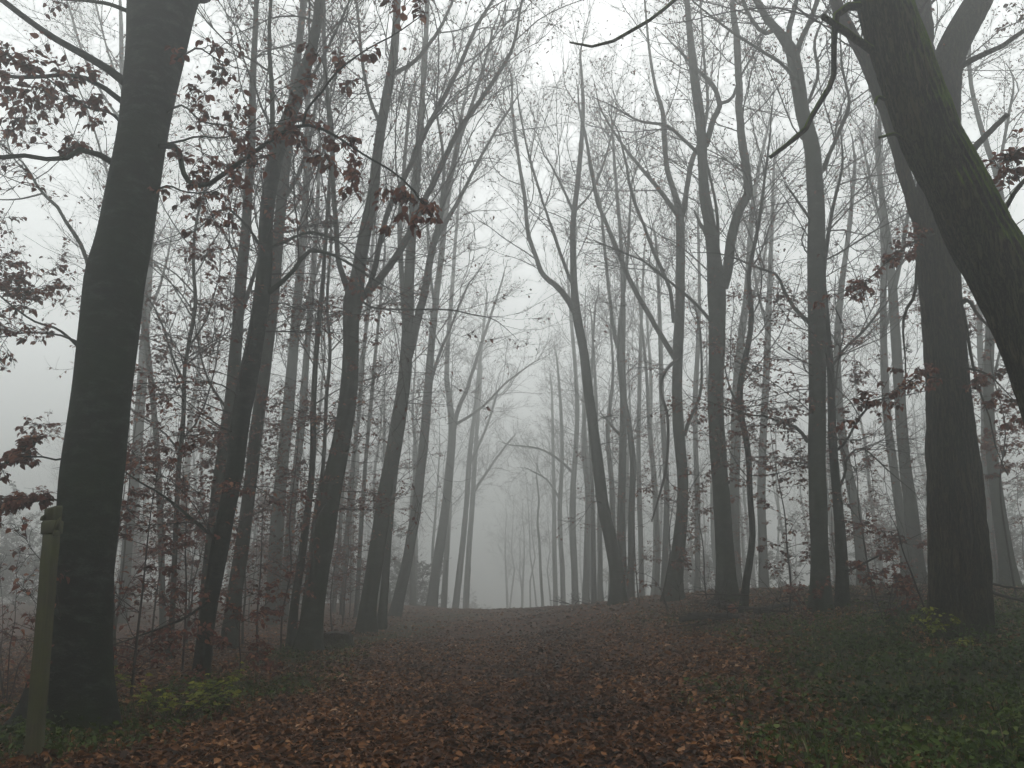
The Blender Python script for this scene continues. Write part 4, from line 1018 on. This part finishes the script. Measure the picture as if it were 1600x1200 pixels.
def proto_sapling(seed, h, leaf):
    rr = np.random.default_rng(seed)
    z = np.linspace(-0.1, h, 7)
    P = np.stack([np.cumsum(rr.normal(0, 0.06, 7)), np.cumsum(rr.normal(0, 0.06, 7)), z], -1); P[:, :2] -= P[0, :2]
    c = smooth_path(np.hstack([P, (0.028 * (1 - 0.8 * np.linspace(0, 1, 7)))[:, None]]), 20)
    g, gb, gl = Geo(), Geo(), Geo()
    trunk_shape(g, c[:, :3], c[:, 3], 7, rr, 0.04)
    crown([(c[:, :3], c[:, 3])], rr, 4.2, 0.12, (0.7, 1.9), 66, 0.1, 7, 5, leaf, 0.08, gb, gl, 0.75, True, up2=0.02)
    return g.mesh("stem", M['twig']), gb.mesh("crown", M['twig']), gl.mesh("foliage", M['russet'])
SAP = [proto_sapling(900 + i, h, lf) for i, (h, lf) in enumerate([(4.5, 0.34), (3.4, 0.38), (6.0, 0.28), (2.6, 0.34)])]
ru = np.random.default_rng(64)
def understory(n, fx, yr, label, group):
    k = 0
    while k < n:
        y = ru.uniform(*yr); x = y * ru.uniform(*fx)
        if abs(x) < 3.4: continue
        root = thing("understory_sapling", label, "sapling", (x, y, gz(x, y)), group)
        root.rotation_euler = (0, 0, ru.uniform(0, 6.28)); sc = ru.uniform(0.7, 1.25); root.scale = (sc, sc, sc)
        for nm, me in zip(("stem", "crown", "foliage"), SAP[k % 4]):
            o = bpy.data.objects.new(nm, me); C.collection.objects.link(o); o.parent = root
        k += 1
understory(26, (-0.47, -0.12), (15, 40), "dim twiggy sapling in the understorey among the foggy trunks left of the path", "understorey saplings left of the path")
understory(15, (0.14, 0.62), (20, 40), "dim twiggy sapling in the understorey among the foggy trunks behind the bank", "understorey saplings behind the bank")

def lobed_bush():
    """young maple with lobed yellow-green leaves"""
    rr = np.random.default_rng(44)
    p, k = at(262, 1140, 9.9)
    root = thing("maple_bush", "small bush with bright yellow-green leaves at the path's left edge", "bush", (p[0], p[1], gz(p[0], p[1])))
    gb, gl = Geo(), Geo()
    ends = []
    for s in range(9):
        a = rr.uniform(0, 6.28); L = rr.uniform(0.35, 0.85)
        d = V3((math.cos(a) * 0.7 + 0.15, math.sin(a) * 0.5, 0.9)); d = d / np.linalg.norm(d)
        t = np.linspace(0, 1, 7)[:, None]
        P = V3((rr.normal(0, 0.1), rr.normal(0, 0.08), -0.05)) + d * L * t + V3((math.cos(a), math.sin(a), -0.5)) * 0.22 * t**2
        Rr = np.linspace(0.007, 0.0025, 7)
        g = Geo(); v, q = tubes(P[None], Rr[None], 6); g.add(v, q); g.build("stem", M['twig'], root)
        b, br = spawn(P[None], Rr[None], 8, 0.4, 0.99, 0.08, 0.30, 55, 0.1, 0.1, 5, 0.8, rr, 0.6, 0.0016)
        v, q = tubes(b, br, 4); gb.add(v, q)
        ends.append(b)
    E = np.concatenate(ends)
    for j in (2, 3, 4):
        n = len(E)
        pos = E[:, j] + rr.normal(0, 0.015, (n, 3))
        yaw = rr.uniform(0, 6.28, n)
        up = norm(V3((0, -0.35, 1)) + rr.normal(0, 0.3, (n, 3)))
        sz = rr.uniform(0.045, 0.085, n); tn = rr.uniform(0.1, 1.0, n)
        for k_, da in enumerate((-1.2, -0.6, 0, 0.6, 1.2)):   # five lobes of one leaf
            dd = np.stack([np.cos(yaw + da), np.sin(yaw + da), rr.normal(-0.15, 0.05, n)], -1)
            leaf_geo(gl, pos, dd, up, sz * (1.0 - 0.22 * abs(da)), tn, width=0.45, curl=0.12, r=rr)
    gb.build("crown", M['twig'], root)
    gl.build("foliage", M['yellow'], root)
lobed_bush()

# ------------------------------------------------------------------ the wooden post
def wood_mat():
    m, n, out = new_mat("algae covered wood")
    tc = nd(n, "ShaderNodeTexCoord")
    mp = nd(n, "ShaderNodeMapping"); mp.inputs['Scale'].default_value = (1, 1, 0.06)
    n.links.new(tc.outputs['Object'], mp.inputs['Vector'])
    n1 = nd(n, "ShaderNodeTexNoise", Scale=55.0, Detail=6.0, Roughness=0.6); n.links.new(mp.outputs[0], n1.inputs['Vector'])
    n2 = nd(n, "ShaderNodeTexNoise", Scale=5.0, Detail=7.0, Roughness=0.7); n.links.new(tc.outputs['Object'], n2.inputs['Vector'])
    rp = ramp(n, [(0.3, (0.015, 0.015, 0.006)), (0.55, (0.034, 0.032, 0.013)), (0.8, (0.060, 0.050, 0.024))]); n.links.new(n1.outputs[0], rp.inputs[0])
    mx = nd(n, "ShaderNodeMix", data_type='RGBA'); mx.inputs['B'].default_value = (0.040, 0.046, 0.007, 1)
    r2 = ramp(n, [(0.35, (0, 0, 0)), (0.65, (1, 1, 1))]); n.links.new(n2.outputs[0], r2.inputs[0])
    n.links.new(r2.outputs[0], mx.inputs['Factor']); n.links.new(rp.outputs[0], mx.inputs['A'])
    bp = nd(n, "ShaderNodeBump", Strength=0.5, Distance=0.01); n.links.new(n1.outputs[0], bp.inputs['Height'])
    b = nd(n, "ShaderNodeBsdfPrincipled", Roughness=0.8); n.links.new(mx.outputs['Result'], b.inputs['Base Color']); n.links.new(bp.outputs[0], b.inputs['Normal'])
    n.links.new(b.outputs[0], out.inputs['Surface'])
    return m
M['post'] = wood_mat()

def prism(g, rings):
    """stack of closed rings (each (n,3)) joined into a closed solid"""
    n = len(rings[0])
    v = np.concatenate(rings)
    q = []
    for i in range(len(rings) - 1):
        for j in range(n):
            a, b = i * n + j, i * n + (j + 1) % n
            q.append((a, b, b + n, a + n))
    t = [(0, j + 1, j) for j in range(1, n - 1)] + [((len(rings) - 1) * n, (len(rings) - 1) * n + j, (len(rings) - 1) * n + j + 1) for j in range(1, n - 1)]
    g.add(v, q, tri=t)
def sq(hx, hy, z, cx=0, cy=0, ch=0.18, tilt=(0, 0)):
    c = ch * min(hx, hy)
    p = [(-hx + c, -hy), (hx - c, -hy), (hx, -hy + c), (hx, hy - c), (hx - c, hy), (-hx + c, hy), (-hx, hy - c), (-hx, -hy + c)]
    return V3([(cx + a, cy + b, z + tilt[0] * a + tilt[1] * b) for a, b in p])
def post():
    d = 7.35
    b, k = at(52, 1190, d); tpt, kt = at(82, 792, d - 0.02)
    zg = gz(b[0], b[1])
    root = thing("wooden_post", "weathered green wooden post with a splintered collar, before the massive dark trunk", "post", (b[0], b[1], zg))
    H = tpt[2] - zg
    sh = (tpt[0] - b[0]) / H
    root.rotation_euler = (0, math.atan(sh), R(0))
    w = 10.8 * k
    g = Geo(); rr = np.random.default_rng(5)
    zs = np.linspace(-0.3, H - 0.20, 18)
    rings = [sq(w * (1.04 - 0.08 * i / 17) + rr.normal(0, 0.0015), w * 0.9 + rr.normal(0, 0.0015), z, rr.normal(0, 0.0015)) for i, z in enumerate(zs)]
    prism(g, rings)
    def rot(o):
        o.rotation_euler = (0, 0, R(-9)); return o
    rot(g.build("post_shaft", M['post'], root))
    g = Geo()   # collar: wider routed block
    prism(g, [sq(w * 0.97, w * 0.9, H - 0.235), sq(w * 1.12, w * 1.08, H - 0.225, ch=0.08), sq(w * 1.15, w * 1.10, H - 0.13, ch=0.08, tilt=(0.1, 0)), sq(w * 0.95, w * 0.9, H - 0.115, ch=0.08)])
    rot(g.build("collar", M['post'], root))
    g = Geo()
    prism(g, [sq(w * 0.90, w * 0.86, H - 0.12, ch=0.08), sq(w * 0.93, w * 0.88, H - 0.02, ch=0.08, tilt=(0.12, 0)), sq(w * 0.90, w * 0.85, H, ch=0.1, tilt=(0.22, 0.1))])
    rot(g.build("post_top", M['post'], root))
    for sx, zz, hh, lean in ((-1, H - 0.115, 0.055, -0.02), (1, H - 0.20, 0.11, 0.03), (1, H - 0.255, 0.07, -0.01)):
        g = Geo()
        prism(g, [sq(0.010, 0.035, zz, cx=sx * (w * 1.19), cy=-0.03), sq(0.011, 0.03, zz + hh * 0.6, cx=sx * (w * 1.22 + lean * 0.3), cy=-0.03), sq(0.002, 0.006, zz + hh, cx=sx * (w * 1.20 + lean), cy=-0.035)])
        rot(g.build("splinter", M['post'], root))
post()

# ------------------------------------------------------------------ logs, stump, fallen branches
M['cut'] = leaf_mat("reddish cut wood", [(0.0, (0.10, 0.03, 0.02)), (1.0, (0.28, 0.10, 0.07))], 0.0)
def lying(name, label, cat, a, b, r0, r1, seed, mat='twig', cut=False, group=None, twigs=0, K=12, sag=0.0):
    """a pole lying from pixel a (px,py,d) to pixel b"""
    rr = np.random.default_rng(700 + seed)
    pa, _ = at(*a); pb, _ = at(*b)
    n = 14
    t = np.linspace(0, 1, n)[:, None]
    P = pa * (1 - t) + pb * t
    za = gz(*pa[:2]); zb = gz(*pb[:2])
    P[:, 2] = np.maximum(P[:, 2], ground_z(P[:, 0], P[:, 1]) + r0 * 0.6)
    P += np.cumsum(rr.normal(0, r0 * 0.25, (n, 3)), 0)
    root = thing(name, label, cat, P[0], group)
    off = P[0].copy(); P = P - off
    Rr = np.linspace(r0, r1, n)
    g = Geo(); trunk_shape(g, P, Rr, K, rr, 0.06)
    g.build("stem", M[mat], root)
    if cut:
        c = Geo(); th = np.linspace(0, 2 * np.pi, K, endpoint=False)
        dr = norm(P[1] - P[0]); A = norm(np.cross(dr, V3((0, 0, 1)))); B = np.cross(dr, A)
        ring = lambda s, o: P[0] + dr * o + s * (np.cos(th)[:, None] * A + np.sin(th)[:, None] * B)
        prism(c, [ring(r0 * 1.0, 0.01), ring(r0 * 1.0, -0.012), ring(r0 * 0.6, -0.02)])
        c.build("cut_end", M['cut'], root)
    if twigs:
        gb = Geo(); crown([(P, Rr)], rr, twigs, 0.15, (0.3, 0.9), 45, 0.3, 4, 3, gb=gb, gl=None, up2=0.2, rmin=0.003)
        gb.build("crown", M['twig'], root)
    return root
lying("fallen_log", "long dark log lying along the path's right edge, lowest of the three", "log", (1062, 969, 16.8), (1160, 962, 17.2), 0.055, 0.045, 1)
lying("fallen_log", "dark log lying on top, just behind the lowest log at the bank's foot", "log", (1078, 962, 17.2), (1150, 957, 17.6), 0.05, 0.04, 2)
lying("fallen_log", "log with a reddish cut end lying left of the thin crooked tree", "log", (1143, 951, 17.0), (1112, 940, 19), 0.085, 0.06, 3, cut=True)
lying("fallen_log", "mossy log half buried on the bank right of the crooked tree", "log", (1180, 955, 17), (1240, 948, 18.5), 0.06, 0.04, 4)
lying("fallen_branch", "bare fallen branch propped up beside the fissured trunk's left side", "branch", (1370, 985, 13), (1440, 925, 14.5), 0.022, 0.010, 6, twigs=2)
lying("fallen_branch", "thick dark broken bough bent over the brushwood left of the fissured trunk", "branch", (1430, 990, 13), (1456, 925, 13.2), 0.035, 0.02, 7, twigs=2)
lying("fallen_branch", "long bare branch sticking out right of the fissured trunk's foot", "branch", (1540, 910, 14), (1620, 925, 13), 0.022, 0.010, 8, twigs=2.5)
lying("fallen_branch", "dark branch lying low right of the fissured trunk, beneath a longer one", "branch", (1545, 925, 13.5), (1640, 950, 12.0), 0.028, 0.012, 9, twigs=2.5)
rb = np.random.default_rng(23)
for i in range(48):
    px = rb.uniform(1090, 1640); py = rb.uniform(926, 975); d = rb.uniform(13.5, 18.5)
    lying("fallen_branch", "dead thin branch lying in the brushwood along the top of the bank", "branch", (px, py, d), (px + rb.uniform(-90, 90), py + rb.uniform(-22, 14), d + rb.uniform(-1.5, 1.5)), rb.uniform(0.010, 0.026), 0.006, 130 + i, group="dead branches in the brushwood on the bank", twigs=3.4, K=7)
for i in range(7):
    px = rb.uniform(880, 960); d = rb.uniform(26, 31)
    p, _ = at(px, 945, d)
    lying("fallen_branch", "small dead branch in the low brush at the path's far right edge", "branch", (px, 944, d), (px + rb.uniform(-30, 30), 936, d + rb.uniform(-1, 1)), 0.02, 0.006, 60 + i, group="dead branches at the path's far right edge", twigs=3, K=6)

def stump():
    p, k = at(527, 1008, 19.5)
    zg = gz(p[0], p[1])
    rr = np.random.default_rng(8)
    root = thing("tree_stump", "low dark stump beside the forked beech's right foot", "stump", (p[0], p[1], zg))
    z = np.array([-0.2, 0.0, 0.08, 0.2, 0.30, 0.33]); rad = np.array([0.5, 0.40, 0.34, 0.30, 0.29, 0.27])
    P = np.stack([0 * z, 0 * z, z], -1); 
    g = Geo(); trunk_shape(g, smooth_path(P, 16), np.interp(np.linspace(-0.2, 0.33, 16), z, rad), 24, rr, 0.12, 0.2, 9, 0.08); g.build("bark", M['rough'], root)
    g = Geo(); th = np.linspace(0, 2 * np.pi, 24, endpoint=False)
    ring = lambda s, zz: np.stack([s * np.cos(th), s * np.sin(th), np.full(24, zz) + 0.02 * np.sin(3 * th)], -1)
    prism(g, [ring(0.26, 0.28), ring(0.25, 0.335), ring(0.1, 0.345)]); g.build("cut_face", M['twig'], root)
stump()

# ------------------------------------------------------------------ leaf litter, grass, herbs
FEET = []
for px, py, d, r0 in [(128, 1140, 9.2, 0.50), (313, 1072, 13.2, 0.16), (478, 1025, 17.4, 0.34), (571, 992, 23.4, 0.34), (1135, 947, 20, 0.34), (1284, 962, 16.6, 0.28), (1502, 992, 11.8, 0.50), (52, 1190, 7.35, 0.10)]:
    p, _ = at(px, py, d); FEET.append((p[0], p[1], r0))
def litter():
    rr = np.random.default_rng(12)
    g = Geo()
    def scatter(n, xr, yr, size, keep=None, lift=0.03):
        y = yr[0] + (yr[1] - yr[0]) * rr.random(n); x = rr.uniform(-1, 1, n) * (0.68 * y + 1.0)
        x = np.clip(x, xr[0], xr[1])
        k = rr.random(n) < np.clip(1.15 - 0.95 * green_mask(x, y), 0.16, 1) * np.clip(0.45 + 1.1 * hash_noise(x, y, 0.5, 41), 0.2, 1)
        x, y = x[k], y[k]; m = len(x)
        z = ground_z(x, y) + rr.random(m)**2 * lift
        yaw = rr.uniform(0, 6.28, m)
        d = np.stack([np.cos(yaw), np.sin(yaw), rr.normal(0, 0.28, m)], -1)
        up = norm(V3((0, 0, 1)) + rr.normal(0, 0.38, (m, 3)))
        path = np.exp(-((x - 0.2 - 0.02 * y) / 0.9)**2)
        tone = np.clip(rr.beta(2.0, 2.4, m) + 0.10 * (hash_noise(x, y, 0.8, 5) - 0.5) * 2 - 0.16 * path + 0.18 * (hash_noise(x, y, 0.3, 51) - 0.5), 0, 1)
        leaf_geo(g, np.stack([x, y, z], -1), d, up, size * np.clip(rr.lognormal(0, 0.28, m), 0.45, 1.8), tone, width=0.62, curl=0.30, r=rr)
    scatter(70000, (-9, 9), (5.5, 13), 0.062)
    scatter(60000, (-12, 12), (11, 22), 0.070)
    scatter(36000, (-14, 12), (20, 42), 0.088)
    for cx, cy_, rr0 in FEET:
        m = 700
        a = rr.uniform(0, 6.28, m); q_ = rr0 * (1.0 + 0.9 * rr.random(m)**1.6)
        x = cx + np.cos(a) * q_; y = cy_ + np.sin(a) * q_
        z = ground_z(x, y) + 0.10 * np.exp(-(q_ / rr0 - 1) / 0.35) * rr.random(m)
        yaw = rr.uniform(0, 6.28, m)
        d = np.stack([np.cos(yaw), np.sin(yaw), rr.normal(0, 0.3, m)], -1)
        leaf_geo(g, np.stack([x, y, z], -1), d, norm(V3((0, 0, 1)) + rr.normal(0, 0.5, (m, 3))), 0.068 * np.clip(rr.lognormal(0, 0.25, m), 0.5, 1.6), rr.beta(2, 2.4, m), width=0.62, curl=0.3, r=rr)
    o = g.build("fallen_leaves", M['litter'])
    tag(o, "thick carpet of brown and rust fallen beech leaves over path and forest floor", None, None, "stuff")
litter()

def greens():
    rr = np.random.default_rng(13)
    n = 60000
    y = rr.uniform(5.5, 24, n); x = rr.uniform(-0.68, 0.72, n) * y
    gm = green_mask(x, y)
    clump = hash_noise(x, y, 0.45, 9)
    k = rr.random(n) < gm * np.clip(clump * 1.6, 0.1, 1)
    xg, yg = x[k], y[k]; m = len(xg)
    # grass blades: curved strips
    h = rr.uniform(0.06, 0.22, m) * (0.6 + 0.8 * hash_noise(xg, yg, 0.5, 4))
    yaw = rr.uniform(0, 6.28, m); lean = rr.uniform(0.2, 1.0, m)
    D = np.stack([np.cos(yaw), np.sin(yaw), 0 * yaw], -1); Sd = np.stack([-np.sin(yaw), np.cos(yaw), 0 * yaw], -1)
    b = np.stack([xg, yg, ground_z(xg, yg)], -1)
    w = (0.004 + 0.0035 * rr.random(m))[:, None]
    rows = []
    for t in (0, 0.4, 0.75, 1.0):
        c = b + D * (h * lean * t**2)[:, None] + V3((0, 0, 1)) * (h * (t - 0.35 * lean * t**2))[:, None]
        ww = w * (1 - 0.85 * t)
        rows += [c - Sd * ww, c + Sd * ww]
    v = np.stack(rows, 1); bi = np.arange(m)[:, None] * 8
    q = np.concatenate([bi + np.array([2 * i, 2 * i + 1, 2 * i + 3, 2 * i + 2]) for i in range(3)])
    tone = np.clip(rr.beta(2, 2.5, m), 0, 1)
    dry = rr.random(m) < 0.10
    ga, gb = Geo(), Geo()
    def sel(g, mask):
        vv = v[mask]; mm = len(vv); bi = np.arange(mm)[:, None] * 8
        q = np.concatenate([bi + np.array([2 * i, 2 * i + 1, 2 * i + 3, 2 * i + 2]) for i in range(3)])
        g.add(vv, q, np.repeat(tone[mask], 8))
    sel(ga, ~dry); sel(gb, dry)
    tag(ga.build("grass", M['green']), "dark green grass on the bank and the path's verges", None, None, "stuff")
    tag(gb.build("dry_grass", M['straw']), "dry straw-coloured grass blades among the green", None, None, "stuff")
    # herbs / brambles: small broad leaves at varying heights
    n = 120000
    y = rr.uniform(5.5, 20, n); x = rr.uniform(-0.68, 0.74, n) * y
    gm = green_mask(x, y); cl = hash_noise(x, y, 0.35, 21)
    k = rr.random(n) < gm * np.clip((cl - 0.2) * 2.2, 0.10, 1)
    x, y, cl = x[k], y[k], cl[k]; m = len(x)
    z = ground_z(x, y) + rr.random(m) * (0.06 + 0.38 * np.clip(cl - 0.3, 0, 1))
    yaw = rr.uniform(0, 6.28, m)
    d = np.stack([np.cos(yaw), np.sin(yaw), rr.normal(-0.1, 0.3, m)], -1)
    up = norm(V3((0, 0, 1)) + rr.normal(0, 0.4, (m, 3)))
    g = Geo()
    leaf_geo(g, np.stack([x, y, z], -1), d, up, rr.uniform(0.03, 0.075, m), np.clip(rr.beta(2, 2.6, m) + 0.5 * (hash_noise(x, y, 0.6, 33) - 0.5), 0, 1), width=0.7, curl=0.2, r=rr)
    tag(g.build("ground_cover", M['green']), "low dark green bramble and herb leaves covering the bank", None, None, "stuff")
greens()

def twig_litter():
    """small sticks dropped on the leaves"""
    rr = np.random.default_rng(77)
    n = 700
    y = rr.uniform(5.8, 22, n); x = rr.uniform(-0.66, 0.66, n) * y
    L = rr.uniform(0.08, 0.55, n); a = rr.uniform(0, 6.28, n)
    t = np.linspace(-0.5, 0.5, 5)
    P = np.zeros((n, 5, 3))
    P[:, :, 0] = x[:, None] + np.cos(a)[:, None] * L[:, None] * t + np.cumsum(rr.normal(0, 0.01, (n, 5)), 1)
    P[:, :, 1] = y[:, None] + np.sin(a)[:, None] * L[:, None] * t + np.cumsum(rr.normal(0, 0.01, (n, 5)), 1)
    P[:, :, 2] = ground_z(P[:, :, 0], P[:, :, 1]) + 0.022 + rr.uniform(0, 0.02, (n, 1))
    Rr = rr.uniform(0.002, 0.006, (n, 1)) * np.linspace(1, 0.5, 5)[None]
    g = Geo(); v, q = tubes(P, Rr, 4); g.add(v, q)
    tag(g.build("twig_debris", M['twig']), "small dead twigs scattered over the fallen leaves", None, None, "stuff")
twig_litter()

# ------------------------------------------------------------------ the fog
def haze():
    g = Geo()
    bpy.context.view_layer.update()
    top = max((o.matrix_world @ Vector(c)).z for o in C.objects if o.type == 'MESH' for c in o.bound_box)
    low = min((o.matrix_world @ Vector(c)).z for o in C.objects if o.type == 'MESH' for c in o.bound_box)
    
    x, y0, y1, z0, z1 = 246, -246, 246, low - 1.0, top + 0.4
    v = [(-x, y0, z0), (x, y0, z0), (x, y1, z0), (-x, y1, z0), (-x, y0, z1), (x, y0, z1), (x, y1, z1), (-x, y1, z1)]
    g.add(v, [(0, 3, 2, 1), (4, 5, 6, 7), (0, 1, 5, 4), (1, 2, 6, 5), (2, 3, 7, 6), (3, 0, 4, 7)])
    m, n, out = new_mat("fog")
    pv = nd(n, "ShaderNodeVolumePrincipled")
    pv.inputs['Color'].default_value = (0.76, 0.77, 0.76, 1)
    pv.inputs['Density'].default_value = HAZE_DENSITY
    pv.inputs['Anisotropy'].default_value = HAZE_G
    pv.inputs['Density Attribute'].default_value = ""
    n.links.new(pv.outputs[0], out.inputs['Volume'])
    o = g.build("haze", m)
    for p in o.data.polygons: p.use_smooth = False
    tag(o, "pale even fog filling the whole wood", None, None, "stuff")
haze()
